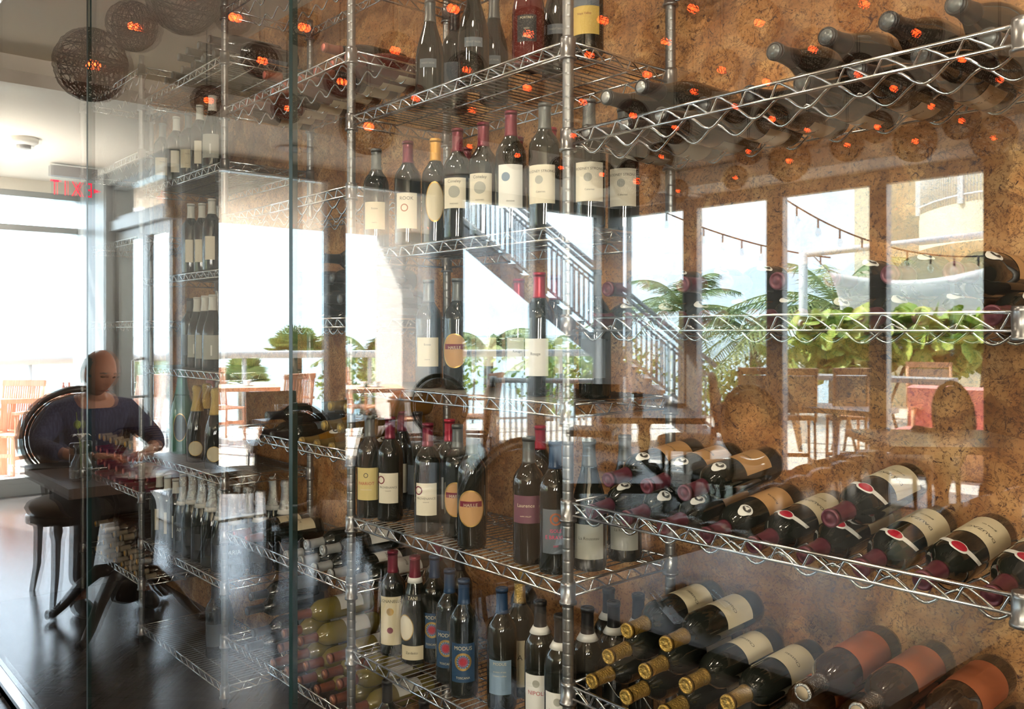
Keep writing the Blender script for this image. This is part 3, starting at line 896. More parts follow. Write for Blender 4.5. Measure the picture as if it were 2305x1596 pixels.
# --- second rack from the right (index 3): flat shelves of standing bottles
def stand_row(rows, h, shelfname, group):
    for i, (key, px, y, what) in enumerate(rows):
        if px < 0: x = px; 
        else: x = on_y(px, y)[0]
        stand(key, x, y, h, '%s, %s from left on %s' % (what, oname(i), shelfname), group, random.uniform(-.15, .15))
R3 = 'fourth rack'
stand_row([('burg_grey', 968, .70, 'dark burgundy bottle'), ('blackcap', 1024, .80, 'slim black bottle'), ('burg_grey', 1066, .68, 'tall dark bottle'), ('burg_grey', 1112, .82, 'dark bottle behind'),
           ('burg_red_reflection', 1190, .68, 'bottle with painted red reflection, small lettering'), ('burg_grey', 1256, .78, 'dark sloping bottle'), ('caymus', -1.425, .705, 'gold labelled bottle with engraved band')],
          .636, 'highest shelf of ' + R3, 'bottles standing on the highest shelf')
stand_row([('cream_plain', 847, .63, 'cream labelled bottle'), ('rook', 918, .64, 'bottle with orange ring label'), ('arch', 980, .68, 'yellow capped bottle with arched label'), ('engraving', 1030, .65, 'bottle with vineyard engraving'),
           ('maroon_plain', 1050, .82, 'maroon capped bottle at back'), ('engraving', 1088, .66, 'bottle with vineyard engraving'), ('bluehead', 1150, .635, 'white labelled bottle with blue head'), ('maroon_plain', 1166, .84, 'maroon capped bottle at back'),
           ('strong', 1226, .645, 'grey capped bottle with big ivory label'), ('red_plain', 1240, .83, 'maroon capped bottle behind'), ('strong', -1.415, .70, 'ivory labelled bottle by post'), ('strong', -1.415, .82, 'ivory labelled bottle behind post')],
          .23, 'second shelf of ' + R3, 'bottles standing on the second shelf')
stand_row([('cream_plain', 965, .66, 'cream labelled bottle'), ('oval_tan', 1030, .68, 'bottle with tan oval label'), ('cream_plain', 1100, .80, 'ivory labelled bottle'), ('red_plain', 1168, .82, 'pink capped bottle'), ('red_plain', 1214, .68, 'pink capped bottle in front'),
           ('maroon_plain', 1250, .80, 'maroon capped bottle'), ('blackcap', -1.415, .72, 'tall black capped bottle')],
          -.165, 'eye level shelf of ' + R3, 'bottles standing on the eye level shelf')
stand_row([('parriot', 832, .625, 'yellow labelled bottle'), ('provenance', 878, .645, 'cream labelled bottle with red arc'), ('maroon_plain', 905, .78, 'bottle behind'), ('blackcap', 940, .80, 'black capped bottle'), ('provenance', 963, .63, 'maroon capped bottle with red arc'),
           ('red_plain', 1012, .74, 'pink capped bottle'), ('oval_tan', 1030, .67, 'bottle with tan oval label'), ('oval_tan', 1062, .625, 'front bottle with oval label'), ('blackcap', 1068, .80, 'black capped bottle'),
           ('purple', 1190, .635, 'purple labelled bottle'), ('isole', 1250, .625, 'bottle with round orange emblem'), ('red_plain', 1216, .82, 'red capped bottle'), ('greylabel', -1.42, .705, 'grey labelled bottle'), ('greylabel', -1.42, .83, 'grey labelled bottle at back')],
          -.56, 'fourth shelf of ' + R3, 'bottles standing on the fourth shelf')
stand_row([('tignanello', 884, .66, 'cream labelled bottle with red seal'), ('crescent', 934, .675, 'bottle with crescent and square labels'), ('modus', 978, .72, 'blue labelled bottle'), ('modus', 1012, .665, 'blue starburst labelled bottle'),
           ('modus', 1044, .635, 'front blue starburst bottle'), ('maroon_plain', 985, .84, 'maroon capped bottle'), ('blackcap', 1035, .82, 'dark bottle at back'), ('backlabel', 1130, .66, 'bottle showing printed back label'), ('creamtall', 1170, .75, 'gold capped bottle with cream label'),
           ('creamtall', 1180, .87, 'gold capped bottle at back'), ('poli', 1216, .66, 'white labelled bottle with red letters'), ('poli', 1262, .625, 'front white labelled bottle'), ('bandcap', -1.43, .71, 'black bottle with white neck band'),
           ('bandcap', -1.42, .79, 'black bottle with pale neck band'), ('bandcap', -1.50, .86, 'black bottle with thin neck band'), ('bandcap', -1.42, .88, 'rear black bottle with band')],
          -.955, 'fifth shelf of ' + R3, 'bottles standing on the fifth shelf')
stand_row([('blackcap', 872, .66, 'black capped bottle'), ('blackcap', 955, .66, 'dark bottle')], -1.345, 'lowest shelf of ' + R3, 'bottles on the lowest shelf')

# --- nearest rack (index 4): bottles lying in the cradles, necks to the glass
def slot(i, k): return PX[i] + SHELF_W * (k + .5) / 9
def lie_rows(ri, h, rows, shelfname, group, front=0.598, dz=0.066, zoff=-0.004, tilt=0.0):
    for r, row in enumerate(rows):
        n = 0
        for k, key, what in row:
            x = slot(ri, k) if r % 2 == 0 else slot(ri, k) + SHELF_W / 18
            lie(key, x, h + zoff + dz * r + random.uniform(-.001, .001), '%s, %s from left, %s row, %s' % (what, oname(n), ['bottom', 'upper', 'third', 'fourth', 'fifth'][r], shelfname), group,
                random.uniform(-.25, .25), front + random.uniform(-.006, .008), tilt)
            n += 1
R4 = 'nearest rack'
lie_rows(4, .4345, [[(k, 'l_grey' if k > 2 else 'l_vcap', 'dark lying bottle') for k in range(9)],
                    [(k, 'l_grey' if k > 2 else 'l_vcap', 'dark lying bottle') for k in (0, 1, 4, 5, 6, 7)]], 'top shelf of ' + R4, 'dark bottles lying on the top shelf', zoff=-.006, front=.592)
lie_rows(4, .026, [[(k, 'l_drop', 'lying bottle with teardrop label') for k in range(9)],
                   [(k, 'l_drop', 'lying bottle with teardrop label') for k in (0, 1, 2, 3, 4, 5, 6, 7)]], 'eye level shelf of ' + R4, 'bottles lying on the eye level shelf')
lie_rows(4, -.379, [[(k, 'l_drop' if k < 4 else 'l_sash', 'lying bottle with teardrop label' if k < 4 else 'lying bottle with red seal sash') for k in range(9)],
                    [(k, 'l_drop' if k < 4 else 'l_sash', 'lying bottle with teardrop label' if k < 4 else 'lying bottle with red seal sash') for k in (0, 1, 2, 5)]], 'middle shelf of ' + R4, 'bottles lying on the middle shelf', dz=.074, tilt=.10, zoff=-.014)
lie_rows(4, -.78, [[(k, 'l_gold' if k < 5 else 'l_clear', 'gold capped lying bottle' if k < 5 else 'orange labelled lying bottle') for k in range(9)],
                   [(k, 'l_gold' if k < 4 else 'l_clear', 'gold capped lying bottle' if k < 4 else 'orange labelled lying bottle') for k in range(8)],
                   [(k, 'l_gold' if k < 3 else 'l_clear', 'gold capped lying bottle' if k < 3 else 'orange labelled lying bottle') for k in (1, 2, 5, 6, 7)],
                   ], 'lower shelf of ' + R4, 'bottles piled on the lower shelf', dz=.068, zoff=.016, tilt=.05)

# --- middle rack (index 2)
R2 = 'middle rack'
lie_rows(2, .835, [[(k, 'l_redbody' if k % 3 else 'l_brown', 'lying bottle with reddish tip') for k in range(0, 9)],
                   [(k, 'l_brown', 'dark lying bottle') for k in (2, 6)]], 'top shelf of ' + R2, 'bottles lying on the top shelf of the middle rack')
lie_rows(2, .035, [[(k, 'l_blackcap', 'black lying bottle') for k in range(3, 9)], [(k, 'l_blackcap', 'black lying bottle') for k in range(4, 8)],
                   [(k, 'l_blackcap', 'black lying bottle') for k in range(5, 8)], [(k, 'l_blackcap', 'black lying bottle') for k in range(6, 7)]], 'eye level shelf of ' + R2, 'bottles piled at eye level in the middle rack')
BK, AM = 'black lying bottle', 'amber lying bottle with teardrop label'
lie_rows(2, -.365, [[(2, 'l_blackcap', BK), (3, 'l_blackcap', BK), (5, 'l_amber', AM), (6, 'l_amber', AM), (7, 'l_amber', AM), (8, 'l_amber', AM)],
                    [(2, 'l_blackcap', BK), (6, 'l_amber', AM), (7, 'l_amber', AM)], [(7, 'l_amber', AM), (8, 'l_amber', AM)]], 'fifth shelf of ' + R2, 'amber and black bottles lying in the middle rack')
PG, YW = 'grey capped lying bottle', 'yellow lying bottle'
lie_rows(2, -.76, [[(0, 'l_brown', 'brown capped lying bottle'), (1, 'l_brown', 'brown capped lying bottle')] + [(k, 'l_palegrey', PG) for k in (4, 5, 6, 7, 8)],
                   [(k, 'l_palegrey', PG) for k in (5, 6)]], 'sixth shelf of ' + R2, 'grey capped bottles lying in the middle rack')
lie_rows(2, -1.155, [[(1, 'l_blackcap', BK)] + [(k, 'l_yellow', YW) for k in (3, 4, 5, 6, 7, 8)], [(1, 'l_blackcap', BK)] + [(k, 'l_yellow', YW) for k in (3, 4, 5, 6, 7)],
                     [(1, 'l_blackcap', BK)] + [(k, 'l_yellow', YW) for k in (4, 5, 7, 8)], [(1, 'l_blackcap', BK), (4, 'l_yellow', YW)]], 'bottom shelf of ' + R2, 'bottles piled on the bottom shelf of the middle rack')

# --- second rack from the left (index 1)
R1 = 'second rack'
lie_rows(1, 1.04, [[(k, 'l_blackcap', 'dark lying bottle') for k in range(2, 9)], [(k, 'l_blackcap', 'dark lying bottle') for k in range(3, 7)]], 'top shelf of ' + R1, 'dark bottles lying at the top of the second rack', zoff=.045)
stand_row([('cream_plain', 366, .66, 'cream labelled bottle'), ('white_caps', 397, .66, 'pale capped bottle'), ('cream_plain', 424, .68, 'cream labelled bottle'), ('white_caps', 450, .66, 'white capped bottle'), ('onelabel', 478, .64, 'large bottle with pale neck')],
          .636, 'upper shelf of ' + R1, 'bottles standing on the upper shelf of the second rack')
stand_row([('white_caps', 430, .65, 'pale capped bottle'), ('white_caps', 455, .68, 'pale capped bottle'), ('white_caps', 477, .66, 'pale capped bottle')], .23, 'third shelf of ' + R1, 'bottles on the third shelf of the second rack')
stand_row([('blackcap', 428, .70, 'black bottle'), ('onelabel', 444, .68, 'bottle with figure one label'), ('onelabel', 462, .64, 'bottle with figure one label'), ('onelabel', 479, .62, 'bottle with figure one label')], -.165, 'eye level shelf of ' + R1, 'bottles at eye level in the second rack')
for i, (key, px, y, s, what) in enumerate([('greenspark', 410, .71, 1.22, 'large green sparkling wine bottle with outlined emblem'), ('goldspark', 444, .66, 1, 'gold foiled sparkling bottle, leftmost of three in front'), ('goldspark', 466, .74, 1, 'gold foiled sparkling bottle standing behind the front pair'),
                                ('goldspark', 486, .65, 1, 'gold foiled sparkling bottle, right one of front pair'), ('rosespark', 474, .84, 1.1, 'pink foiled tall sparkling bottle at the back of the shelf'), ('goldspark', 502, .80, 1, 'gold foiled sparkling bottle partly behind the chrome post')]):
    stand(key, on_y(px, y)[0], y, -.56, what, 'sparkling wine bottles', 0, s)
n = 0
for yi, y in enumerate((.645, .745, .845)):
    for k in range(9):
        x = PX[1] + .055 + .1 * k
        if x > PX[2] - .05: continue
        key = 'silverspark'
        if k < 2: key = 'white_caps'
        elif k in (2, 3): key = 'rosespark' if yi else ('white_caps' if k == 2 else 'aria')
        if k == 8 and yi == 0: key = 'aria'
        if k in (3, 6) and yi == 2: continue
        what = {'silverspark': 'silver foiled bottle', 'white_caps': 'white capped bottle', 'rosespark': 'pink foiled bottle', 'aria': 'silver foiled shield label bottle'}[key]
        stand(key, x + random.uniform(-.006, .006) + .02 * yi, y, -.955, '%s, %s from left in %s file, sixth shelf of second rack' % (what, oname(k), ['front', 'middle', 'rear'][yi]), 'bottles crowded on the sixth shelf', random.uniform(-.3, .3), random.choice((1.0, 1.05, 1.1)) if key in ('silverspark', 'aria') else 1.0)
stand('blackcap', on_y(484, .68)[0], .68, -1.345, 'dark bottle standing alone on the lowest shelf of second rack', 'lone bottles', 0, 1)
stand('burg_grey', on_y(503, .74)[0], .74, -1.345, 'dark sloping bottle beside another on lowest shelf of second rack', 'lone bottles', 0, 1)

# --- far left rack (index 0)
R0 = 'far left rack'
lie_rows(0, -.745, [[(k, 'l_pink', 'lying bottle with pink tip') for k in range(1, 9)], [(k, 'l_pink', 'lying bottle with pink tip') for k in range(1, 9)],
                    [(k, 'l_pink', 'lying bottle with pink tip') for k in range(1, 9)], [(k, 'l_cream', 'yellow tipped lying bottle') for k in range(1, 8)]], 'fifth shelf of ' + R0, 'pink tipped bottles piled at the far left')
lie_rows(0, -1.14, [[(k, 'l_cream', 'lying bottle with cream cap') for k in range(1, 9)], [(k, 'l_cream', 'lying bottle with cream cap') for k in range(1, 8)],
                    [(k, 'l_cream', 'lying bottle with cream cap') for k in (1, 2, 3, 4, 5)]], 'lowest shelf of ' + R0, 'cream capped bottles piled at the far left')

# ================================================================== the dining side (seen mirrored in the glass)
def V(px, py, z): return Vector(flip(on_z(px, py, z)))
def VD(px, d, py): return Vector(flip(on_d(px, d, py)))

# --- ceiling fittings
def disc(name, px, py, r, m, label, cat, h=0.02, z=2.72, group=None):
    p = V(px, py, z)
    b = MB(); b.lathe([(r * .7, z - h), (r, z - h * .6), (r * 1.02, z)], 24, Matrix.Translation((p.x, p.y, 0)))
    o = b.build(name, m); tag(o, label, cat, group)
    return o
disc('ceiling_speaker', 665, 335, .13, GREYMETAL, 'round grey ceiling speaker seen above the first tall window', 'speaker', .008, 2.715)
disc('ceiling_speaker', 1045, 400, .17, GREYMETAL, 'round dark ceiling speaker seen above the staircase windows', 'speaker', .008, 2.715)
disc('recessed_light', 800, 355, .07, WHITE, 'small recessed downlight between the two round ceiling speakers', 'ceiling light', .008, 2.715)
sd_ = disc('smoke_detector', 57, 311, .09, WHITE, 'white smoke detector on the pale ceiling at the far left', 'smoke detector', .05, 2.72)
p = V(57, 311, 2.72); b = MB(); b.lathe([(.03, 2.645), (.045, 2.65), (.045, 2.672)], 16, Matrix.Translation((p.x, p.y, 0)))
o = b.build('sensor', GREYMETAL, sd_)
p = V(1440, 448, 2.715)
vt = empty('ceiling_vent', (p.x, p.y, 2.715)); tag(vt, 'square white air vent in the ceiling near the window corner', 'air vent')
b = MB(); b.bbox((-.55, -.3, -.02), (.55, -.24, 0)); b.bbox((-.55, .24, -.02), (.55, .3, 0)); b.bbox((-.55, -.24, -.02), (-.49, .24, 0)); b.bbox((.49, -.24, -.02), (.55, .24, 0)); b.build('vent_frame', WHITE, vt)
b = MB()
for k in range(9): b.box((0, -.21 + k * .052, -.012), (.98, .035, .004), 0, 0, .5)
b.build('louvre', GREYMETAL, vt)
# --- exit sign
p = V(168, 395, 2.64)
ex = empty('exit_sign', (p.x, p.y, 2.55)); tag(ex, 'red lettered EXIT sign on a clear panel under the ceiling', 'exit sign')
b = MB(); b.bbox((-.035, -.17, .07), (.035, .17, .15)); b.build('sign_housing', GREYMETAL, ex)
b = MB(); b.bbox((-.003, -.16, -.13), (.003, .16, .07)); b.build('clear_panel', VASE, ex)
b = MB(); vs, fs = text_pts('E X I T', .135); b.add([(.006, x * .80 + .012, y * 1.25 - .075) for x, y, _ in vs], fs); b.add([(.006, -.185, -.02), (.006, -.15, .0), (.006, -.15, -.04)], [(0, 1, 2)]); b.build('exit_letters', EXITRED, ex)

# --- woven ball lamps
def lamp_meshes():
    random.seed(3)
    b = MB()
    for k in range(46):
        ax = Vector((random.gauss(0, 1), random.gauss(0, 1), random.gauss(0, 1))).normalized()
        u = ax.orthogonal().normalized(); w = ax.cross(u)
        off = random.uniform(-.62, .62); rr = sqrt(1 - off * off)
        ph = random.uniform(0, 6)
        pts = [(ax * off + (u * cos(a) + w * sin(a)) * rr) * (1 + .02 * sin(5 * a + ph)) for a in [2 * pi * i / 26 for i in range(26)]]
        b.tube(pts, 0.017, 4, closed=True)
    sh = b.mesh('lamp_shade', WEAVE)
    b = MB(); b.ball((0, 0, 0), (.17, .17, .17), 12, 8); bulb = b.mesh('bulb', LED)
    b = MB(); b.tube([(0, 0, .17), (0, 0, 1)], .02, 5); stem = b.mesh('stem', BLACK)
    return sh, bulb, stem
SHD, BLB, STM = lamp_meshes()
LAMPS = [(210, 147, 76), (303, 60, 52), (420, -15, 86), (470, 226, 34), (590, 137, 40), (650, 245, 34), (685, 62, 40), (770, 184, 36), (830, 285, 60), (890, 114, 40), (936, 222, 30), (1020, 20, 44), (1052, 158, 40),
         (1063, 248, 34), (1058, 330, 26), (1165, 350, 30), (1190, 76, 56), (1187, 198, 40), (1263, 378, 24), (1312, 230, 36), (1327, 124, 40), (1357, 46, 44), (1290, 306, 30), (1355, 393, 30), (1434, 408, 50), (1425, 260, 36), (1457, 168, 40),
         (1500, 95, 60), (1488, 353, 30), (1520, 288, 34), (1526, 430, 25), (1563, 207, 40), (1625, 158, 44), (1655, 240, 36), (1655, 400, 26), (1685, 341, 30), (1710, 52, 50), (1726, 184, 44), (1738, 268, 36), (1777, 362, 44), (1818, 293, 40), (1830, 112, 46),
         (1907, 327, 34), (1932, 168, 46), (1945, 10, 60), (2012, 200, 44), (2062, 75, 56), (2060, 318, 44), (2097, 240, 44), (2165, 133, 50), (2165, 272, 40), (2237, 310, 46), (2250, 180, 50), (1975, 286, 34), (530, 40, 40), (1560, 20, 50)]
for i, (px, py, rp) in enumerate(sorted(LAMPS)):
    h = 1.10 if py < 330 else 1.16
    d = h * FPX / (HY - py)
    p = V(px, py, EYE + h)
    r = rp / FPX * d
    if p.x < -5.1 or p.y < -5.6: r = min(r, .16)
    L = empty('pendant_lamp', (p.x, p.y, p.z))
    L.rotation_euler = (0, 0, random.uniform(0, 6))
    sh = meobj('lamp_shade', SHD, L, (0, 0, 0), (random.uniform(0, 6), random.uniform(0, 6), 0)); sh.scale = (r * 1.05, r * 1.05, r * .95)
    bl = meobj('bulb', BLB, L, (0, 0, 0)); bl.scale = (max(r, .1) * .85,) * 3
    top = (2.87 if p.x > -5.2 and p.y > -5.67 else 2.72) - p.z
    b = MB(); b.tube([(0, 0, r * .9), (0, 0, top)], .003, 5); b.build('cord', BLACK, L)
    tag(L, 'woven ball pendant lamp with red bulb, %s from the left under ceiling' % oname(i), 'pendant lamp', 'woven ball pendant lamps')

# --- round backed dining chair (front faces local +x)
def make_chair():
    r = empty('dining_chair')
    b = MB()
    b.lathe([(0, .43), (.20, .43), (.245, .445), (.255, .47), (.245, .495), (.20, .51), (0, .515)], 28); b.build('seat', UPHOL, r)
    b = MB(); b.lathe([(.20, .40), (.25, .40), (.25, .435), (.20, .435)], 28); b.build('seat_rail', BLACKWOOD, r)
    M = Matrix.Translation((-.25, 0, .80)) @ Euler((0, radians(-82), 0)).to_matrix().to_4x4() @ Matrix.Diagonal((.25, .23, 1, 1))
    b = MB(); b.lathe([(0, -.028), (.80, -.026), (.90, -.01), (.90, .01), (.80, .026), (0, .028)], 32, M); b.build('backrest', UPHOLD, r)
    pts = [M @ Vector((cos(a), sin(a), 0)) for a in [2 * pi * k / 36 for k in range(36)]]
    b = MB(); b.tube(pts, .019, 8, closed=True)
    for s in (-1, 1): b.tube([(-.20, .12 * s, .42), (-.235, .13 * s, .50), (-.235, .14 * s, .60)], .016, 6)
    b.build('back_frame', BLACKWOOD, r)
    for sx_, sy_ in ((.17, .17), (.17, -.17), (-.17, .17), (-.17, -.17)):
        k = 1.0 if sx_ > 0 else 1.35
        b = MB(); b.tube([(sx_, sy_, .41), (sx_, sy_, .37), (sx_ * 1.01, sy_, .33), (sx_ * (1 + .1 * (k - 1)), sy_ * 1.02, .15), (sx_ * k, sy_ * 1.08, 0.0)], [.024, .026, .019, .016, .012], 10)
        b.build('leg', BLACKWOOD, r)
    return Kind(r)
CH = make_chair()
def chair(x, y, face, label): CH.place((x, y, 0), (0, 0, face), label, 'chair', 'round backed dining chairs')
chair(-5.08, -.64, 0.0, 'round backed chair the seated person leans on'); CH.root.scale = (1.05, 1.22, 1.04); CH.root.location.x = -5.08

def box_table(name, cx, cy, w, d, rz, z, top_m, leg_m, label, cat='table', base='pedestal', th=.045, group=None):
    t = empty(name, (cx, cy, 0), rz)
    b = MB(); b.bbox((-w / 2, -d / 2, z - th), (w / 2, d / 2, z)); b.build('tabletop', top_m, t)
    if base == 'pedestal':
        b = MB(); b.lathe([(.03, .10), (.07, .12), (.075, .22), (.045, .28), (.04, .40), (.06, .50), (.05, .58), (.09, z - th)], 20); b.build('pedestal', leg_m, t)
        for k in range(4):
            a = pi / 4 + k * pi / 2
            pts = [(cos(a) * q, sin(a) * q, zz) for q, zz in ((.04, .26), (.14, .25), (.24, .17), (.32, .08), (.37, .035), (.40, .03))]
            b = MB(); b.tube(pts, [.035, .033, .028, .023, .02, .024], 10); b.build('foot', leg_m, t)
    elif base == 'legs':
        for sx_ in (-1, 1):
            for sy_ in (-1, 1):
                b = MB(); b.bbox((sx_ * (w / 2 - .04) - .03, sy_ * (d / 2 - .04) - .03, 0), (sx_ * (w / 2 - .04) + .03, sy_ * (d / 2 - .04) + .03, z - th)); b.build('leg', leg_m, t)
    elif base == 'post':
        b = MB(); b.lathe([(.25, 0), (.25, .012), (.035, .03), (.03, .05), (.03, z - th)], 20); b.build('post', leg_m, t)
    if cat: tag(t, label, cat, group)
    return t
def cm(pts): return Vector((sum(p[0] for p in pts) / len(pts), sum(p[1] for p in pts) / len(pts)))
box_table('dining_table', -4.43, -.63, .86, .74, 0, .75, DARKWOOD, BLACKWOOD, 'dark wooden pedestal table where the person in navy sits')
# main table seen behind the standing bottles: long side points away from the viewer
q0, q1 = V(1130, 1088, .75), V(1490, 1088, .75)
ax_ = (q1 - q0).normalized(); perp = Vector((-.75, .0, 0)); away = Vector((ax_.y, -ax_.x, 0))
if away.x > 0: away = -away
mid = (q0 + q1) / 2 + away * .72
MT = box_table('dining_table', mid.x, mid.y, (q1 - q0).length, 1.44, math.atan2(ax_.y, ax_.x), .75, BLACKWOOD, BLACKWOOD, 'long black dining table laid with dark napkins and a small vase')
box_table('dining_table', -5.90, -2.50, .66, .80, 0, .75, BLACKWOOD, BLACKWOOD, 'black table by the tall window holding two water glasses')
tc3 = V(1450, 921, .75)
box_table('dining_table', tc3.x, tc3.y, .8, 1.5, radians(-45), .75, BLACKWOOD, BLACKWOOD, 'black table in the window corner set with napkins')
box_table('dining_table', -1.18, -1.12, .9, .75, 0, .75, BLACKWOOD, BLACKWOOD, 'black table nearest the glass wall with a fork and knife')
t5 = V(2120, 985, .75)
box_table('dining_table', t5.x, t5.y, .9, .9, radians(-45), .75, DARKWOOD, BLACKWOOD, 'table in front of the rightmost windows with folded napkins')

def vchair(px, d, face, label):
    p = VD(px, d, 0)
    chair(p.x, p.y, face, label)
vchair(985, 7.0, radians(40), 'round backed chair beside the white outdoor pillar')
vchair(1175, 6.6, radians(-50), 'round backed chair turned sideways near the staircase window')
vchair(1545, 7.6, radians(150), 'round backed chair at the far side of the corner table')
vchair(1640, 6.0, radians(200), 'round backed chair facing the corner table from the right')
vchair(2075, 6.4, radians(190), 'round backed chair in front of the rightmost outdoor stools')
pm = mid
chair(mid.x + away.x * .1 - ax_.x * .68, mid.y + away.y * .1 - ax_.y * .68, math.atan2(ax_.y, ax_.x), 'round backed chair on the left long side of the napkin table')
chair(mid.x - away.x * .6 - ax_.x * .72, mid.y - away.y * .6 - ax_.y * .72, math.atan2(ax_.y, ax_.x), 'nearer round backed chair left of the napkin table')
vchair(735, 4.5, radians(-115), 'round backed chair with its back turned, near the window table')
vchair(1010, 3.55, radians(-75), 'nearest round backed chair standing between the tables, back turned')
vchair(545, 5.7, radians(-60), 'round backed chair left of the turned chair by the window')
chair(-1.95, -1.15, 0.0, 'round backed chair drawn up to the nearest black table')

# square black chairs
def make_sq():
    r = empty('square_chair')
    b = MB(); b.box((0, 0, .45), (.44, .44, .06)); b.build('seat', BLACK, r)
    b = MB(); b.box((-.21, 0, .74), (.03, .44, .30), 0, radians(-8)); b.build('backrest', BLACK, r)
    for sx_ in (-1, 1):
        for sy_ in (-1, 1):
            b = MB(); b.tube([(.19 * sx_, .19 * sy_, .43), (.20 * sx_, .20 * sy_, 0)], .016, 6); b.build('leg', BLACK, r)
    return Kind(r)
SQ = make_sq()
for px, d, f, l in ((620, 7.4, 0.3, 'square black chair behind the two water glasses'), (742, 6.1, -1.2, 'square black chair right of the window table'), (1335, 8.4, 1.0, 'square dark chair at the left end of the corner table')):
    p = VD(px, d, 0); SQ.place((p.x, p.y, 0), (0, 0, f), l, 'chair', 'square black chairs')

# channelled curved armchairs
def make_arm():
    r = empty('channel_armchair')
    b = MB()
    n = 17
    def shell(u, v):
        a = radians(-118 + 236 * u) + pi
        ch = abs(sin(pi * n * u)) ** .6
        h = .86 - .34 * (abs(u - .5) * 2) ** 1.7
        t = v * 2 * pi
        rr = .56 + (.065 + .035 * ch) * cos(t)
        z = .14 + (h - .14) * (.5 + .5 * max(-1, min(1, 1.12 * sin(t)))) + .02 * ch * (sin(t) > .3)
        return (rr * cos(a), rr * sin(a), z)
    b.grid(shell, n * 8, 16); b.build('backrest', LEATHER, r)
    b = MB(); b.lathe([(0, .22), (.46, .22), (.50, .25), (.50, .40), (.46, .43), (0, .44)], 32); b.build('seat', LEATHER, r)
    for k in range(4):
        a = pi / 4 + k * pi / 2
        b = MB(); b.tube([(.4 * cos(a), .4 * sin(a), .22), (.42 * cos(a), .42 * sin(a), 0)], [.03, .018], 8); b.build('leg', BLACKWOOD, r)
    return Kind(r)
AR = make_arm()
for px, d, f, s, l in ((1715, 4.65, radians(165), .95, 'dark channelled armchair seen behind the teardrop labelled bottles'), (2290, 4.6, radians(170), 1.0, 'dark channelled armchair seen at the right edge'),
                    (1545, 3.1, radians(40), .78, 'dark channelled armchair nearer the glass wall, below the others')):
    p = VD(px, d, 0); o = AR.place((p.x, p.y, 0), (0, 0, f), l, 'armchair', 'channelled armchairs'); o.scale = (s, s, s * .98)

# --- table ware
def make_setting():
    r = empty('napkin_set')
    b = MB()
    b.grid(lambda u, v: ((u - .5) * .20, (v - .5) * .10 + .01 * sin(5 * u), .004 + .028 * sin(pi * v) ** .8 + .004 * sin(9 * u)), 12, 8)
    b.add([(-.1, -.05, .001), (.1, -.05, .001), (.1, .05, .001), (-.1, .05, .001)], [(0, 3, 2, 1)]); b.build('napkin', BLACKCLOTH, r)
    b = MB(); b.tube([(-.11, -.075, .004), (.02, -.075, .004), (.04, -.075, .007)], [.003, .0025, .005], 6)
    for k in (-1.5, -.5, .5, 1.5): b.tube([(.04, -.075 + k * .004, .006), (.09, -.075 + k * .0045, .008)], .0013, 4)
    b.build('fork', STEEL, r)
    b = MB(); b.tube([(-.11, .075, .004), (0, .075, .004)], .0035, 6); b.box((.06, .075, .004), (.12, .016, .0016)); b.build('knife', STEEL, r)
    return Kind(r)
ST = make_setting()
stl = [(1205, 1008, .75, 'dark napkin with cutlery at the far left of the long table'), (1220, 1052, .75, 'dark napkin with cutlery at the near left of the long table'), (1370, 1012, .75, 'dark napkin with cutlery at the far right of the long table'),
       (1392, 1058, .75, 'dark napkin with cutlery at the near right of the long table'), (1370, 912, .75, 'dark napkin with cutlery on the left of the corner table'), (1520, 915, .75, 'dark napkin with cutlery on the right of the corner table'),
       (2090, 972, .75, 'dark napkin with cutlery on the table before the right windows')]
for px, py, z, l in stl:
    p = V(px, py, z); ST.place((p.x, p.y, z), (0, 0, radians(10)), l, 'napkin', 'dark napkins with cutlery')
ST.place((-1.30, -.95, .75), (0, 0, radians(35)), 'dark napkin with cutlery on the table nearest the glass', 'napkin', 'dark napkins with cutlery')

def make_vase(flower):
    r = empty('flower_vase')
    b = MB(); b.lathe([(0, .004), (.036, 0), (.044, .02), (.047, .05), (.040, .085), (.024, .118), (.022, .135), (.032, .158), (.030, .158), (.020, .135), (.022, .118), (.037, .085), (.043, .05), (.040, .02), (0, .010)], 24); b.build('vase_glass', VASE, r)
    if flower:
        b = MB(); b.tube([(0, 0, .02), (.005, 0, .14), (.01, .005, .18)], .002, 5); b.tube([(0, 0, .02), (-.02, 0, .16), (-.06, .0, .24), (-.075, .0, .30)], .002, 5); b.build('stem', LEAF, r)
        b = MB()
        for k in range(6):
            a = k * pi / 3
            b.grid(lambda u, v: (.01 + cos(a + (v - .5) * .9 * sin(pi * u)) * u * .045, .005 + sin(a + (v - .5) * .9 * sin(pi * u)) * u * .045, .18 + .03 * sin(u * 2.4)), 5, 4)
        b.build('petals', CHINA, r)
        b = MB(); b.ball((-.06, 0, .245), (.016, .016, .02), 10, 7); b.build('bud', LEAF2, r)
    return r
p = V(152, 1062, .75); v1 = make_vase(True); v1.location = (-4.19, -.36, .75); tag(v1, 'clear glass vase with a white flower on the seated person\'s table', 'vase')
p = V(1313, 1026, .75); v2 = make_vase(False); v2.location = (p.x, p.y, .75); v2.name = 'water_carafe'; tag(v2, 'small clear glass carafe on the long black table', 'carafe')
p = V(742, 938, .75); v3 = make_vase(True); v3.location = (-5.75, -2.72, .75); v3.rotation_euler = (0, 0, 2); tag(v3, 'clear vase with a pale flower on the window table', 'vase')
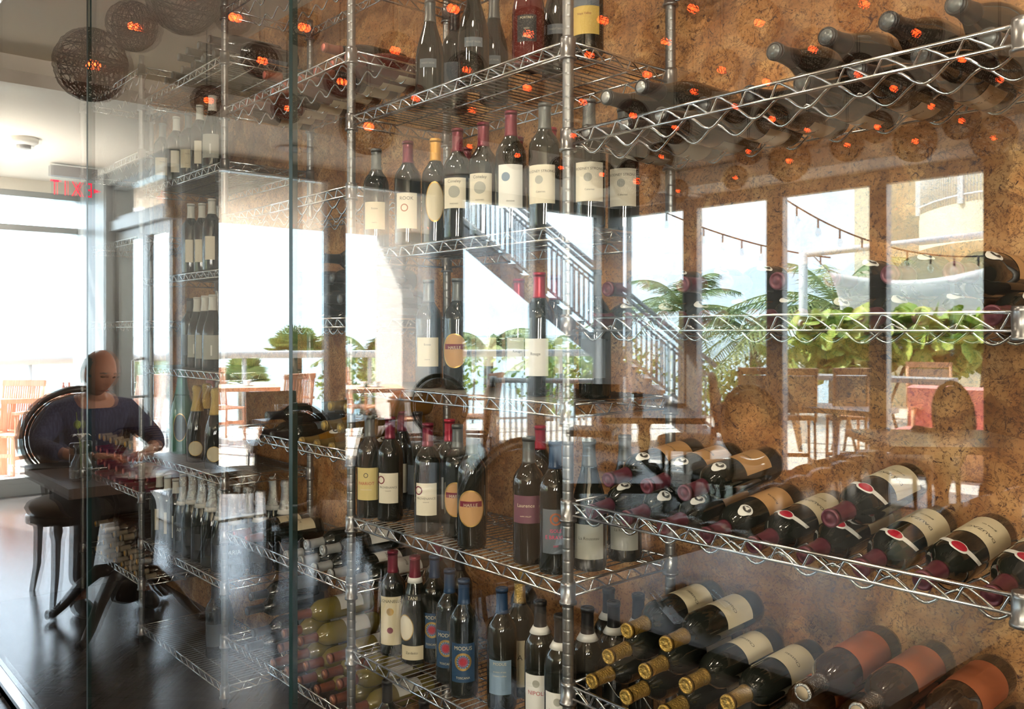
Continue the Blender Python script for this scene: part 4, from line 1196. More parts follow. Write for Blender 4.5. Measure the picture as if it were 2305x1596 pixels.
def grinder(x, y, z, label, s=1.0):
    r = empty('pepper_grinder', (x, y, z))
    b = MB(); b.lathe([(0, 0), (.025, 0), (.025, .03), (.024, .10), (.022, .11)], 18); b.build('grinder_body', mat('smoked_acrylic', (.10, .07, .06), .15), r)
    b = MB(); b.lathe([(.022, .11), (.026, .112), (.026, .155), (.020, .16), (0, .162)], 18); b.build('grinder_top', BLACK, r)
    b = MB(); b.lathe([(.026, .026), (.0265, .034), (.026, .04)], 18); b.build('steel_ring', STEEL, r)
    tag(r, label, 'grinder')
grinder(-4.28, -.36, .75, 'dark grinder left of the vase on the seated person\'s table')
grinder(-4.33, -.42, .75, 'dark grinder behind another on the seated person\'s table')
p = V(1432, 925, .75)
grinder(p.x, p.y, .75, 'black pepper grinder on the corner table, left one')
grinder(p.x + .06, p.y + .02, .75, 'black salt grinder on the corner table, right one')
grinder(-5.78, -2.62, .75, 'dark grinder beside the vase on the window table')
b = MB(); b.lathe([(0, 0), (.06, 0), (.115, .012), (.118, .015), (.06, .006), (0, .005)], 28); o = b.build('side_plate', CHINA); o.location = (-4.10, -.60, .75); tag(o, 'white side plate on the seated person\'s table', 'plate')
b = MB(); b.lathe([(0, 0), (.03, 0), (.045, .055), (.043, .055), (.028, .004), (0, .004)], 20); b.tube([(.042, 0, .045), (.062, 0, .04), (.06, 0, .02), (.036, 0, .015)], .004, 6); o = b.build('coffee_cup', CHINA); o.location = (-4.10, -.60, .756); tag(o, 'white coffee cup on the side plate before the person', 'cup')
b = MB(); b.box((0, 0, .004), (.17, .24, .008)); o = b.build('menu', BLACK); o.location = (-4.72, -.38, .75); o.rotation_euler = (0, 0, .2); tag(o, 'thin black menu lying at the left end of person\'s table', 'menu')
def glass(px, py, label):
    p = V(px, py, .75); b = MB(); b.lathe([(0, .004), (.030, 0), (.034, .13), (.032, .13), (.028, .008), (0, .008)], 20); o = b.build('water_glass', VASE); o.location = (max(min(p.x, -5.7), -6.25), max(min(p.y, -2.15), -2.85), .75); tag(o, label, 'glass')
glass(632, 950, 'clear water glass, left one on the window table')
glass(678, 948, 'clear water glass, right one on the window table')

# --- the seated person (built in the mirrored frame, y is flipped to the real side)
def skinned(name, verts, edges, rads, m, parent, root=0, sub=2):
    me = bpy.data.meshes.new(name)
    me.from_pydata([(x, -y, z) for x, y, z in verts], edges, [])
    o = bpy.data.objects.new(name, me); COL.objects.link(o); o.parent = parent
    me.materials.append(m)
    o.modifiers.new('skin', 'SKIN')
    for i, r in enumerate(rads):
        sv = me.skin_vertices[0].data[i]
        sv.radius = r if isinstance(r, tuple) else (r, r)
        sv.use_root = (i == root)
    s = o.modifiers.new('sub', 'SUBSURF'); s.levels = sub; s.render_levels = sub
    o.modifiers['skin'].use_smooth_shade = True
    return o
PP = empty('person', (0, 0, 0)); tag(PP, 'balding person in a navy shirt and grey trousers seated at dark table', 'person')
X0, Y0 = -5.04, .64
def Q(dx, dy, z): return (X0 + dx, Y0 + dy, z)
# continuous body under the clothes: pelvis - spine - neck, arms, legs
bv = [Q(-.06, 0, .56), Q(-.08, 0, .72), Q(-.05, 0, .88), Q(.02, 0, 1.00), Q(.07, 0, 1.07), Q(.11, 0, 1.12),
      Q(.00, .17, .985), Q(.09, .285, .84), Q(.32, .22, .80), Q(.42, .14, .795),
      Q(.00, -.17, .985), Q(.09, -.285, .84), Q(.32, -.20, .80), Q(.42, -.10, .795),
      Q(.00, .10, .55), Q(.40, .13, .53), Q(.36, .14, .10), Q(.46, .15, .045),
      Q(.00, -.10, .55), Q(.40, -.13, .53), Q(.30, -.14, .10), Q(.40, -.15, .045)]
be = [(0, 1), (1, 2), (2, 3), (3, 4), (4, 5), (3, 6), (6, 7), (7, 8), (8, 9), (3, 10), (10, 11), (11, 12), (12, 13), (0, 14), (14, 15), (15, 16), (16, 17), (0, 18), (18, 19), (19, 20), (20, 21)]
br_ = [.11, .11, .12, .10, .055, .050, .055, .040, .030, .026, .055, .040, .030, .026, .08, .055, .035, .03, .08, .055, .035, .03]
body = skinned('body', bv, be, br_, SKIN, PP)
skinned('shirt', [Q(-.06, 0, .58), Q(-.08, 0, .72), Q(-.06, 0, .88), Q(.01, 0, 1.00), Q(.065, 0, 1.075), Q(.00, .175, .975), Q(.09, .295, .83), Q(.30, .24, .805), Q(.00, -.175, .975), Q(.09, -.295, .83), Q(.30, -.22, .805)],
        [(0, 1), (1, 2), (2, 3), (3, 4), (3, 5), (5, 6), (6, 7), (3, 8), (8, 9), (9, 10)], [(.15, .17), (.15, .17), (.14, .19), (.105, .15), (.066, .066), .082, .062, .045, .082, .062, .045], SHIRT, PP)
skinned('trousers', [Q(-.06, 0, .54), Q(.02, .10, .54), Q(.40, .135, .535), Q(.36, .14, .13), Q(.02, -.10, .54), Q(.40, -.135, .535), Q(.30, -.14, .13)],
        [(0, 1), (1, 2), (2, 3), (0, 4), (4, 5), (5, 6)], [.13, .11, .08, .055, .11, .08, .055], TROUS, PP)
for s, dx in ((1, 0), (-1, -.06)):
    b = MB(); b.ball((X0 + .43 + dx, -(Y0 + .145 * s), .045), (.14, .048, .045), 14, 8); b.build('shoe', BLACK, PP)
# head
def head_mesh():
    b = MB(); b.ball((0, 0, 0), (1, 1, 1), 40, 32)
    out = []
    for x, y, z in b.v:
        X, Y, Z = x * .098, y * .076, z * .122
        if z < -.1: k = 1 + .30 * (z + .1); Y *= k; X *= (1 + .16 * (z + .1))
        if x < 0: X *= 1.06
        g = lambda cy, cz, s, t: exp(-((y - cy) ** 2) / s - ((z - cz) ** 2) / t)
        if x > 0:
            X += .026 * g(0, -.22, .012, .05) - .0 + .010 * g(0, .12, .5, .012)
            X -= .012 * (g(.38, .02, .03, .015) + g(-.38, .02, .03, .015))
            X += .006 * g(0, -.52, .06, .006) - .006 * g(0, -.585, .08, .002) + .006 * g(0, -.65, .05, .004) + .008 * g(0, -.88, .08, .02)
        out.append((X, Y, Z))
    b.v = out
    for s in (-1, 1):
        b.ball((-.006, s * .078, -.012), (.018, .008, .032), 10, 8)
    return b
hd = empty('head_pivot')
COL.objects.unlink(hd); bpy.data.objects.remove(hd)
HM_ = Matrix.Translation((X0 + .135, -(Y0 + .0), 1.195)) @ Euler((radians(4), radians(16), radians(-16))).to_matrix().to_4x4()
def headpart(b, name, m):
    b.v = [tuple(HM_ @ Vector(v)) for v in b.v]
    return b.build(name, m, PP)
headpart(head_mesh(), 'head', SKIN)
b = MB(); b.ball((0, 0, 0), (1, 1, 1), 40, 28)
keep = []
vs_ = []
for x, y, z in b.v:
    X, Y, Z = x * .101 * (1.06 if x < 0 else 1), y * .079, z * .124
    vs_.append((X, Y, Z))
b.v = vs_
f2 = []; s2 = []
for f in b.f:
    c = [sum(b.v[i][k] for i in f) / len(f) for k in range(3)]
    if c[2] < .075 and c[2] > -.06 and c[0] < .040 - .3 * max(0, c[2]) and not (abs(c[1]) > .06 and c[2] < -.02 and c[0] > -.01): f2.append(f); s2.append(True)
b.f = f2; b.sm = s2
headpart(b, 'hair', HAIR)
b = MB()
for s in (-1, 1): b.ball((.083, s * .030, .004), (.009, .013, .007), 10, 7)
headpart(b, 'eyes', mat('eye_dark', (.02, .015, .012), .2))
b = MB()
for s in (-1, 1): b.tube([(.094, s * .014, .022), (.093, s * .032, .027), (.082, s * .050, .020)], .004, 6)
headpart(b, 'eyebrows', HAIR)
b = MB(); b.tube([(.088, -.022, -.070), (.096, 0, -.068), (.088, .022, -.070)], [.002, .0045, .002], 6)
headpart(b, 'mouth', mat('lips', (.34, .12, .10), .5))
# hands: palm with five fingers each, resting together on the table
def hand(side):
    wx, wy = X0 + .42, Y0 + (.14 if side > 0 else -.10)
    d = Vector((.80, -.55 * side, 0)).normalized(); l = Vector((-d.y, d.x, 0)) * side
    w = Vector((wx, wy, .795))
    V_, E_, R_ = [tuple(w), tuple(w + d * .045), tuple(w + d * .085)], [(0, 1), (1, 2)], [.026, (.034, .018), (.036, .016)]
    for k, (off, ln) in enumerate(((.028, .075), (.010, .085), (-.010, .080), (-.028, .062))):
        base = w + d * .088 + l * off
        i = len(V_)
        V_ += [tuple(base), tuple(base + d * ln * .45 + Vector((0, 0, .004))), tuple(base + d * ln * .8 + Vector((0, 0, -.012))), tuple(base + d * ln + Vector((0, 0, -.024)))]
        E_ += [(2, i), (i, i + 1), (i + 1, i + 2), (i + 2, i + 3)]; R_ += [.0095, .009, .008, .007]
    i = len(V_)
    b0 = w + d * .03 + l * .03
    V_ += [tuple(b0), tuple(b0 + d * .03 + l * .022 + Vector((0, 0, -.004))), tuple(b0 + d * .058 + l * .03 + Vector((0, 0, -.014)))]
    E_ += [(1, i), (i, i + 1), (i + 1, i + 2)]; R_ += [.012, .010, .008]
    skinned('hand', V_, E_, R_, SKIN, PP, 0, 2)
hand(1); hand(-1)

# ================================================================== outside
b = MB()
pa = [VD(-400, 9.3, 0), VD(-80, 9.6, 0), VD(200, 10.9, 0), VD(550, 12.9, 0), VD(1100, 13.6, 0), VD(1420, 14.2, 0), VD(1900, 16, 0), VD(2700, 22, 0)]
pts = [(p.x, p.y, -.02) for p in pa] + [(6, -14, -.02), (6, YB - .1, -.02), (XW - .1, YB - .1, -.02), (XW - .1, YD - .1, -.02), (XF - .1, YD - .1, -.02), (XF - .1, 1.5, -.02)]
n_ = len(pts)
b.add(pts + [(x, y, -.3) for x, y, z in pts], [tuple(range(n_))] + [tuple(range(n_, 2 * n_))[::-1]] + [(i, (i + 1) % n_, n_ + (i + 1) % n_, n_ + i) for i in range(n_)])
o = b.build('patio_floor', PATIO); struct(o)
o = MB().add([(-900, -900, -6), (900, -900, -6), (900, 300, -6), (-900, 300, -6)], [(0, 1, 2, 3)]).build('sea', mat('sea_water', (0.30, 0.38, 0.40), 0.7, spec=.2, noise=(.02, (0.36, 0.44, 0.46), .4, .6))); tag(o, 'pale blue sea stretching to the horizon behind the railing', 'sea', None, 'stuff')
b = MB()
bp = [(-19, 10), (-19, -4), (-16.5, -13), (-13, -19), (-6, -24), (14, -26), (14, 10)]
b.add([(x, y, -4.5) for x, y in bp], [tuple(range(len(bp)))])
o = b.build('beach_ground', mat('sand', (.62, .56, .46), .9, noise=(2, (.35, .38, .22), .5, .7))); struct(o)

# covered walk roof and its pillar
b = MB(); aw = [(XW - .16, YD - .13), (XW - .16, -4.12), (-9.85, -6.35), (-9.85, YD - .13)]
b.add([(x, y, 2.66) for x, y in aw] + [(x, y, 2.95) for x, y in aw], [(0, 1, 2, 3), (7, 6, 5, 4), (0, 4, 5, 1), (1, 5, 6, 2), (2, 6, 7, 3), (3, 7, 4, 0)])
o = b.build('awning_roof', mat('soffit_beige', (.88, .78, .66), .9)); struct(o)
pl = flip(on_x(908, -9.4))
b = MB(); b.box((-9.55, pl[1] - .25, 1.25), (.62, .75, 2.85)); o = b.build('pillar', STUCCO); tag(o, 'thick white stucco pillar holding up the covered terrace roof', 'pillar')

# terrace railing: posts, glass infill, round top rail
rl = empty('terrace_railing'); tag(rl, 'pale terrace railing with round top rail and glass infill', 'railing')
def rowpts(zz): return [(p.x, p.y, zz) for p in (VD(-400, 8.8, 0), VD(-80, 9.2, 0), VD(200, 10.4, 0), VD(550, 12.2, 0), VD(1100, 12.9, 0), VD(1420, 13.3, 0))]
b = MB(); b.tube(rowpts(1.08), .055, 10); b.build('top_rail', LGREY, rl)
b = MB(); b.tube(rowpts(.12), .02, 6); b.build('bottom_rail', LGREY, rl)
rp_ = rowpts(0)
for i in range(len(rp_) - 1):
    a, c = Vector(rp_[i]), Vector(rp_[i + 1])
    m_ = max(2, int((c - a).length / 1.4))
    for k in range(m_):
        p = a.lerp(c, k / m_)
        b = MB(); b.tube([(p.x, p.y, -.02), (p.x, p.y, 1.05)], .028, 8); b.build('rail_post', LGREY, rl)
    b = MB(); b.add([(a.x, a.y, .15), (c.x, c.y, .15), (c.x, c.y, 1.0), (a.x, a.y, 1.0)], [(0, 1, 2, 3)]); b.build('glass_infill', WINGLASS, rl)

def balustrade(name, a, c, z0, z1, n, label, r=.011, m=WHITE, posts=(0, 1)):
    o = empty(name); tag(o, label, 'railing')
    a, c = Vector(a), Vector(c)
    b = MB(); b.tube([(a.x, a.y, a.z + z1), (c.x, c.y, c.z + z1)], .028, 8); b.tube([(a.x, a.y, a.z + z0), (c.x, c.y, c.z + z0)], .018, 6); b.build('handrail', m, o)
    b = MB()
    for k in range(1, n):
        p = a.lerp(c, k / n); b.tube([(p.x, p.y, p.z + z0), (p.x, p.y, p.z + z1)], r, 5)
    b.build('balusters', m, o)
    for f in posts:
        p = a.lerp(c, f); b = MB(); b.box((p.x, p.y, p.z + (z1 + z0) / 2 - .03), (.06, .06, z1 - z0 + .15)); b.build('rail_post', m, o)
    return o
a, c = VD(1110, 9.8, 0), VD(1400, 9.6, 0)
balustrade('low_railing', (a.x, a.y, 0), (c.x, c.y, 0), .12, .86, 22, 'low white balustrade at the foot of the outdoor stairs')

# outdoor staircase
def stairs():
    s = empty('outdoor_staircase'); tag(s, 'grey open tread metal staircase climbing outside the windows', 'staircase')
    bot, top = VD(1612, 10.6, 0), VD(1000, 10.9, 0)
    zb, zt = -.02, 2.80
    n = 20
    side = (Vector((top.x - bot.x, top.y - bot.y, 0))).normalized(); out = Vector((-side.y, side.x, 0))
    if out.y > 0: out = -out
    for w_, nm in ((0, 'stringer'), (1.15, 'stringer')):
        q = [Vector((bot.x, bot.y, zb)) + out * w_, Vector((top.x, top.y, zt)) + out * w_]
        b = MB()
        A, Bq = q
        t = out * .03
        vs = [A - t + Vector((0, 0, .12)), A + t + Vector((0, 0, .12)), A + t - Vector((0, 0, .16)), A - t - Vector((0, 0, .16))]
        vs += [p + (Bq - A) for p in vs]
        b.add(vs, [(0, 1, 2, 3), (4, 7, 6, 5), (0, 4, 5, 1), (1, 5, 6, 2), (2, 6, 7, 3), (3, 7, 4, 0)]); b.build(nm, STAIRG, s)
        b = MB(); up = Vector((0, 0, 1.0))
        b.tube([A + up, Bq + up], .026, 8); b.tube([A + Vector((0, 0, .22)), Bq + Vector((0, 0, .22))], .018, 6); b.tube([A + Vector((0, 0, .82)), Bq + Vector((0, 0, .82))], .016, 6); b.build('handrail', STAIRG, s)
        b = MB()
        for k in range(1, 52):
            p = A.lerp(Bq, k / 52); b.tube([p + Vector((0, 0, .22)), p + Vector((0, 0, .82))], .011, 5)
        b.build('balusters', STAIRG, s)
    for k in range(n):
        f = (k + .5) / n
        p = Vector((bot.x, bot.y, 0)).lerp(Vector((top.x, top.y, 0)), f) + out * .575
        z = zb + (zt - zb) * (k + 1) / n
        b = MB(); b.box((p.x, p.y, z - .02), (.30, 1.10, .045), math.atan2(side.y, side.x)); b.build('tread', STAIRG, s)
stairs()

# palms
def palm(x, y, z0, h, rl_, n, label, seed, lean=(0, 0), m=PALM):
    random.seed(seed)
    o = empty('palm_tree', (x, y, z0)); tag(o, label, 'palm tree')
    b = MB(); b.tube([(lean[0] * t * t, lean[1] * t * t, h * t) for t in [k / 8 for k in range(9)]], [.14 - .05 * k / 8 for k in range(9)], 10); b.build('trunk', BARK, o)
    b = MB(); cx, cy = lean[0], lean[1]
    for k in range(n):
        a = 2 * pi * k / n + random.uniform(-.2, .2); el = random.uniform(.1, 1.25); L = rl_ * random.uniform(.8, 1.1)
        P = []
        for i in range(13):
            t = i / 12
            r = L * (t * cos(el) + .25 * t * t); z = L * (t * sin(el) - .75 * t * t * (1.1 - .3 * el))
            P.append(Vector((cx + r * cos(a), cy + r * sin(a), h + z)))
        b.tube(P, .012, 4)
        sd_v = Vector((-sin(a), cos(a), 0))
        for i in range(1, 12):
            for q in (0, .33, .66):
                p = P[i].lerp(P[i + 1 if i < 12 else 12], q) if i < 12 else P[i]
                d = (P[min(i + 1, 12)] - P[i]).normalized()
                ll = rl_ * .30 * (1 - abs(i / 12 - .42) * 1.2)
                for sg in (-1, 1):
                    tip = p + sd_v * sg * ll * .75 + d * ll * .55 + Vector((0, 0, -ll * random.uniform(.25, .55)))
                    b.add([p, p + d * .035, tip], [(0, 1, 2)])
    b.build('fronds', m, o)
    return o
def P2(px, d): p = VD(px, d, 0); return p.x, p.y
for px, d, z0, top, rr, n, lb, sd2 in ((1100, 16, -4.5, 795, 1.25, 16, 'small coconut palm beyond the railing left of the stairs', 1), (1540, 15, -4.5, 700, 1.5, 18, 'palm tree seen beside the staircase handrail', 2),
                                 (1235, 17, -4.5, 805, 1.3, 14, 'palm behind the lower part of the staircase', 3), (1880, 14, -4.5, 690, 2.2, 20, 'large palm behind the sail cloth and white pole', 4),
                                 (1700, 15, -4.5, 760, 1.5, 14, 'palm behind the end of the staircase', 5), (828, 14.5, -4.5, 800, 1.1, 14, 'yellowish palm left of the white pillar', 6)):
    x, y = P2(px, d); z = EYE + (HY - top) / FPX * d
    palm(x, y, z0, z - z0, rr, n, lb, sd2)
def fanpalm(px, d, py, r, label, seed):
    random.seed(seed)
    p = VD(px, d, py)
    o = empty('fan_palm', (p.x, p.y, -4.5)); tag(o, label, 'palm tree'); z = p.z + 4.5
    b = MB(); b.tube([(0, 0, 0), (0, 0, z)], .09, 8); b.build('trunk', BARK, o)
    b = MB()
    for k in range(22):
        a = random.uniform(0, 6.28); el = random.uniform(-.1, 1.3)
        d1 = Vector((cos(a) * cos(el), sin(a) * cos(el), sin(el)))
        c = Vector((0, 0, z)) + d1 * r * .45
        b.tube([(0, 0, z), c], .008, 4)
        s1 = d1.cross(Vector((0, 0, 1))).normalized(); u1 = s1.cross(d1)
        for j in range(15):
            t = -1.4 + 2.8 * j / 14
            dd = (d1 * cos(t) + s1 * sin(t) + u1 * .12).normalized()
            wv = (s1 * cos(t) - d1 * sin(t)) * .028
            b.add([c, c + dd * r * .35 + wv, c + dd * r * .62 - Vector((0, 0, .04)), c + dd * r * .35 - wv], [(0, 1, 2, 3)])
    b.build('fronds', PALM, o)
fanpalm(668, 13.9, 800, .55, 'fan palm beyond the railing by the outdoor tables', 1)
fanpalm(548, 13.4, 866, .50, 'low fan palm behind the outdoor table', 2)
fanpalm(330, 11.6, 900, .7, 'spiky palm seen through the glass door', 3)

def hedge(name, pts, r, n, size, m, label, seed, rnd=True, stems=True):
    random.seed(seed)
    o = empty(name, (pts[0][0], pts[0][1], 0)); tag(o, label, 'hedge'); x0, y0 = pts[0][0], pts[0][1]
    b = MB()
    for k in range(n):
        f = random.random() * (len(pts) - 1); i = int(f); t = f - i
        c = Vector(pts[i]).lerp(Vector(pts[min(i + 1, len(pts) - 1)]), t)
        q = Vector((random.gauss(0, 1), random.gauss(0, 1), random.gauss(0, 1))).normalized() * random.random() ** .4
        c = Vector((c.x - x0 + q.x * r[0], c.y - y0 + q.y * r[0], c.z + q.z * r[1]))
        nn = Vector((random.gauss(0, 1), random.gauss(0, 1), random.gauss(0, 1) + .4)).normalized()
        u = nn.orthogonal().normalized(); w = nn.cross(u); s = size * random.uniform(.6, 1.2)
        m_ = 8 if rnd else 5
        b.add([c + (u * cos(2 * pi * j / m_) + w * sin(2 * pi * j / m_) * (.9 if rnd else .45)) * s + nn * .1 * s * cos(4 * pi * j / m_) for j in range(m_)], [tuple(range(m_))])
    b.build('foliage', m, o)
    b = MB()
    for i in range(len(pts) * 3):
        c = Vector(pts[i % len(pts)]); b.tube([(c.x - x0 + random.uniform(-r[0], r[0]) * .5, c.y - y0, -.02 if stems else -4.5), (c.x - x0 + random.uniform(-r[0], r[0]) * .6, c.y - y0 + .1, c.z)], .018, 5)
    b.build('stems', BARK, o)
def HP(px, d, py): p = VD(px, d, py); return (p.x, p.y, p.z)
hedge('sea_grape_hedge', [HP(1800, 10.4, 790), HP(1900, 10.4, 765), HP(2010, 10.3, 775), HP(2120, 10.1, 770), HP(2230, 9.9, 780)], (.55, .42), 620, .12, LEAF2, 'sea grape hedge with big round leaves behind the stools', 7)
hedge('green_hedge', [HP(1240, 15.4, 850), HP(1330, 15.4, 850), HP(1440, 15.8, 850)], (.9, .7), 1800, .07, LEAF, 'yellow green bush beyond the staircase', 8, False, False)
hedge('green_hedge', [HP(800, 14.4, 855), HP(850, 14.4, 845), HP(960, 14.5, 830), HP(1040, 14.5, 850)], (.8, .5), 1600, .06, LEAF, 'bright green bushes below the pillar beyond the railing', 9, False, False)
hedge('green_hedge', [HP(1600, 15, 880), HP(1680, 15, 870)], (.9, .6), 900, .07, LEAF, 'green bush beyond the foot of the stairs', 10, False, False)

# building with balcony
bd = empty('apartment_building'); tag(bd, 'cream building with a white railed balcony outside the right windows', 'building')
yb = -15.2
x0 = on_y(1935, 15.2)[0]
b = MB(); b.bbox((x0 - .0, yb - 3, -4.5), (x0 + 9, yb - .6, 9)); b.build('facade', CREAM, bd)
b = MB(); b.bbox((x0, yb - 1, -.5), (x0 + .45, yb + .2, 9)); b.build('corner_pier', CREAM, bd)
def balc(u, v):
    return (0, 0, 0)
bx0 = on_y(1998, 14.2)[0]
b = MB(); z_a = EYE + (HY - 560) / FPX * on_d(2100, 1)[0] * 0 + 3.05
cy_ = yb + .2
pts = []
for k in range(17):
    t = k / 16; pts.append((bx0 + .1 + 4.6 * t, yb - .6 + 1.6 * sin(pi * min(1, t * 1.15 + .08)) + .2))
vs = [(x, y, 2.85) for x, y in pts] + [(x, y, 3.50) for x, y in pts] + [(x, yb - .8, 2.85) for x, y in pts] + [(x, yb - .8, 3.50) for x, y in pts]
m_ = 17; fs = []
for i in range(16):
    fs += [(i, i + 1, m_ + i + 1, m_ + i), (i, 2 * m_ + i, 2 * m_ + i + 1, i + 1), (m_ + i, m_ + i + 1, 3 * m_ + i + 1, 3 * m_ + i)]
fs += [(0, m_, 3 * m_, 2 * m_), (16, 2 * m_ + 16, 3 * m_ + 16, m_ + 16)]
b.add(vs, fs); b.build('balcony_slab', CREAM, bd)
b = MB(); b.tube([(x, y, 4.45) for x, y in pts], .035, 8); b.tube([(x, y, 3.62) for x, y in pts], .022, 6)
for i in range(16):
    for q in (0, .2, .4, .6, .8):
        x = pts[i][0] + (pts[i + 1][0] - pts[i][0]) * q; y = pts[i][1] + (pts[i + 1][1] - pts[i][1]) * q
        b.tube([(x, y, 3.5), (x, y, 4.45)], .013, 4)
for i in range(0, 17, 4): b.box((pts[i][0], pts[i][1], 4.0), (.09, .09, 1.05))
b.build('balcony_railing', WHITE, bd)
b = MB(); b.bbox((bx0 + 1.4, yb - .62, 1.65), (bx0 + 3.4, yb - .55, 1.85)); b.build('louvred_window', BLACK, bd)

# pole frame, sail shade, cable lights
pf = empty('shade_frame'); tag(pf, 'white steel pole with a long horizontal beam outside', 'pole')
a = VD(1808, 11.2, 590); c = VD(2290, 10.2, 540)
b = MB(); b.tube([(a.x, a.y, -.02), (a.x, a.y, a.z + .12)], .055, 12); b.build('pole', WHITE, pf)
b = MB(); b.tube([(a.x, a.y, a.z + .1), (c.x, c.y, c.z + .1)], .045, 10); b.build('beam', WHITE, pf)
c1, c2, c3, c4 = VD(1866, 11.8, 612), VD(2260, 10.9, 592), VD(2300, 11.1, 790), VD(1884, 12.0, 765)
b = MB()
def sail(u, v):
    p = (c1 * (1 - u) + c2 * u) * (1 - v) + (c4 * (1 - u) + c3 * u) * v
    sag = .16 * sin(pi * u) * (1 - v); bel = .12 * sin(pi * u) * sin(pi * v)
    return (p.x + .1 * sin(pi * v), p.y + bel, p.z - sag + .18 * sin(pi * u) * v)
b.grid(sail, 24, 12)
o = b.build('sail_shade', SAIL); so = o.modifiers.new('thick', 'SOLIDIFY'); so.thickness = .006; tag(o, 'white sail shade stretched beside the building', 'sail shade')
b = MB(); e0 = Vector((c.x, c.y, c.z)); b.tube([c2, c2.lerp(e0, .5) + Vector((0, 0, .1)), e0], .008, 5); b.tube([c1, VD(1830, 11.1, 575)], .008, 5)
b.build('sail_rope', GREYMETAL, o)
def cable(px0, d0, py0, px1, d1, py1, n, sag, label):
    A, Bq = VD(px0, d0, py0), VD(px1, d1, py1)
    o = empty('string_lights'); tag(o, label, 'string lights', 'festoon light strings')
    pt = lambda t: A.lerp(Bq, t) + Vector((0, 0, -sag * 4 * t * (1 - t)))
    b = MB(); b.tube([pt(k / 24) for k in range(25)], .010, 5); b.build('cable', BLACK, o)
    for k in range(n):
        p = pt((k + .5) / n)
        b = MB(); b.tube([p, p - Vector((0, 0, .11))], .012, 5); bb = b.build('socket', BLACK, o)
        b = MB(); b.ball((p.x, p.y, p.z - .16), (.035, .035, .055), 10, 7); b.build('bulb', VASE, bb)
cable(1480, 12, 470, 1870, 11.4, 580, 9, .10, 'festoon light string sloping down to the white pole')
cable(1770, 10.6, 450, 2230, 9.8, 575, 9, .22, 'upper festoon light string crossing toward the building')

# outdoor furniture
def make_teak_chair(high=False, weave=False):
    r = empty('bar_stool' if high else 'teak_chair')
    z = .62 if high else .43
    zt = z + (.44 if high else .48)
    m = TEAKL if high else TEAK
    b = MB()
    for k in range(7): b.box((0, -.195 + k * .065, z), (.42, .05, .02))
    b.build('seat', m, r)
    b = MB()
    for s in (-1, 1): b.tube([(-.20, .21 * s, z - .02), (-.27, .21 * s, zt)], .02, 6)
    b.box((-.27, 0, zt), (.035, .46, .06), 0, radians(-8)); b.build('back_frame', m, r)
    b = MB()
    if weave:
        b.box((-.24, 0, (z + zt) / 2 + .01), (.02, .38, zt - z - .10), 0, radians(-9)); b.build('backrest', RATTAN, r)
    else:
        for k in range(8): b.box((-.236, -.16 + k * .046, (z + zt) / 2), (.014, .026, zt - z - .04), 0, radians(-9))
        b.build('backrest', m, r)
    for sx_ in (-1, 1):
        for sy_ in (-1, 1):
            b = MB(); b.tube([(.19 * sx_, .20 * sy_, z), (.20 * sx_ - (.02 if sx_ < 0 else 0), .21 * sy_, 0)], .021, 6); b.build('leg', m, r)
    b = MB()
    for s in (-1, 1): b.box((0, .205 * s, .22), (.40, .02, .035))
    b.box((.2, 0, .25), (.02, .4, .035)); b.build('stretcher', m, r)
    if not high:
        b = MB()
        for s in (-1, 1): b.box((0.0, .24 * s, z + .22), (.46, .05, .025)); b.tube([(.18, .23 * s, z - .02), (.19, .24 * s, z + .21)], .016, 6)
        b.build('armrest', m, r)
    return Kind(r)
TC = make_teak_chair(); BS = make_teak_chair(True, True)
def at(kind, px, d, face, label, cat, group):
    p = VD(px, d, 0); return kind.place((p.x, p.y, -.02), (0, 0, face), label, cat, group)
for px, d, f, l in ((15, 8.5, .8, 'teak chair outside at the left edge'), (300, 9.9, 2.6, 'teak slatted chair just outside the glass door'), (640, 10.2, 2.9, 'teak armchair right of the second outdoor table'),
                    (920, 10.0, 2.2, 'slat backed teak chair before the white pillar'), (1068, 10.3, 2.6, 'teak chair outside near the palm'), (810, 11.6, -.6, 'teak chair behind the third outdoor table'), (500, 11.4, -.2, 'teak armchair left of the second outdoor table')):
    at(TC, px, d, f, l, 'chair', 'outdoor teak chairs')
for px, d, l in ((1695, 8.35, 'rattan backed bar stool, leftmost outside the back windows'), (1792, 8.2, 'rattan backed bar stool, second of the outdoor row'), (1905, 8.25, 'rattan backed bar stool, third of the outdoor row')):
    at(BS, px, d, radians(-130), l, 'stool', 'rattan backed bar stools').scale = (.78, .70, 1)
at(BS, 2098, 9.3, radians(60), 'rattan backed bar stool on the far side of the bar table', 'stool', 'rattan backed bar stools')
for px, d, w, dd, rz, l in ((110, 9.1, .8, .8, .3, 'teak table outside the leftmost window'), (552, 10.7, .8, .8, .4, 'teak table outside set with cups'), (828, 10.5, .8, .8, .5, 'teak table outside with crockery by the pillar')):
    p = VD(px, d, 0); box_table('teak_table', p.x, p.y, w, dd, rz, .74, TEAK, TEAK, l, 'table', 'legs')
p = VD(1960, 8.75, 0); box_table('bar_table', p.x, p.y, 1.5, .42, radians(-10), .96, GREYMETAL, STEEL, 'long grey bar table between the rattan stools', 'table', 'post')
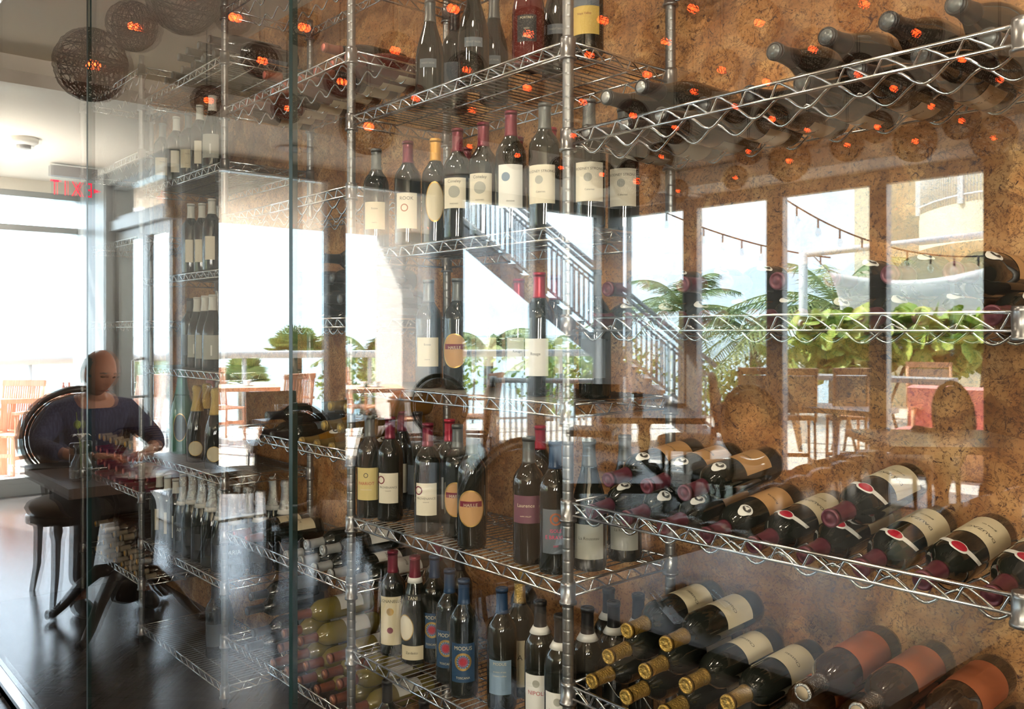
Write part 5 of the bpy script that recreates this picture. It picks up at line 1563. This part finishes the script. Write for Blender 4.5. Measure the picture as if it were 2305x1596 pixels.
p = VD(1868, 7.95, 0); box_table('grey_table', p.x, p.y - .12, .9, .55, radians(0), .72, LGREY, STEEL, 'low grey table on a steel post outside', 'table', 'post')
def cup(px, py, d, label):
    p = VD(px, d, py); b = MB(); b.lathe([(0, 0), (.07, 0), (.075, .008), (.03, .008), (.045, .065), (.04, .065), (.028, .015), (0, .012)], 16); o = b.build('cup', CHINA); o.location = (p.x, p.y, .74); tag(o, label, 'cup', 'outdoor cups')
cup(557, 0, 10.7, 'white cup on the second outdoor teak table'); cup(820, 0, 10.5, 'white cup left on the teak table by the pillar'); cup(848, 0, 10.5, 'white cup right on the teak table by the pillar'); cup(92, 0, 9.1, 'white cup on the leftmost outdoor teak table')
for px, l in ((143, 'small outdoor condiment bottle, left of a pair'), (156, 'small outdoor condiment bottle, right of a pair')):
    p = VD(px, 9.1, 0); b = MB(); b.lathe([(0, 0), (.024, 0), (.024, .09), (.016, .11), (.018, .112), (.018, .14), (0, .142)], 14); o = b.build('condiment_bottle', mat('sauce', (.30, .10, .06), .3)); o.location = (p.x, p.y, .74); tag(o, l, 'bottle')
p = VD(2185, 8.7, 0)
bn = empty('cushioned_bench', (p.x, p.y, -.02), radians(-5)); tag(bn, 'outdoor bench with pinkish red cushions by the hedge', 'bench')
b = MB(); b.box((0, -.22, .62), (1.3, .16, .46), 0, 0, -.15); b.build('back_cushion', REDC, bn)
b = MB(); b.box((0, .12, .36), (1.3, .6, .14)); b.build('seat_cushion', REDC, bn)
b = MB(); b.box((0, .08, .15), (1.34, .7, .28)); b.build('bench_base', TEAK, bn)
p0_, p1_ = VD(1770, 9.6, 0), VD(1975, 9.5, 0)
b = MB(); b.add([(p0_.x, p0_.y, .1), (p1_.x, p1_.y, .1), (p1_.x, p1_.y, 1.3), (p0_.x, p0_.y, 1.3)], [(0, 1, 2, 3)]); o = b.build('glass_windscreen', WINGLASS); so = o.modifiers.new('thick', 'SOLIDIFY'); so.thickness = .01; tag(o, 'frameless glass windscreen in front of the sea grape hedge', 'windscreen')
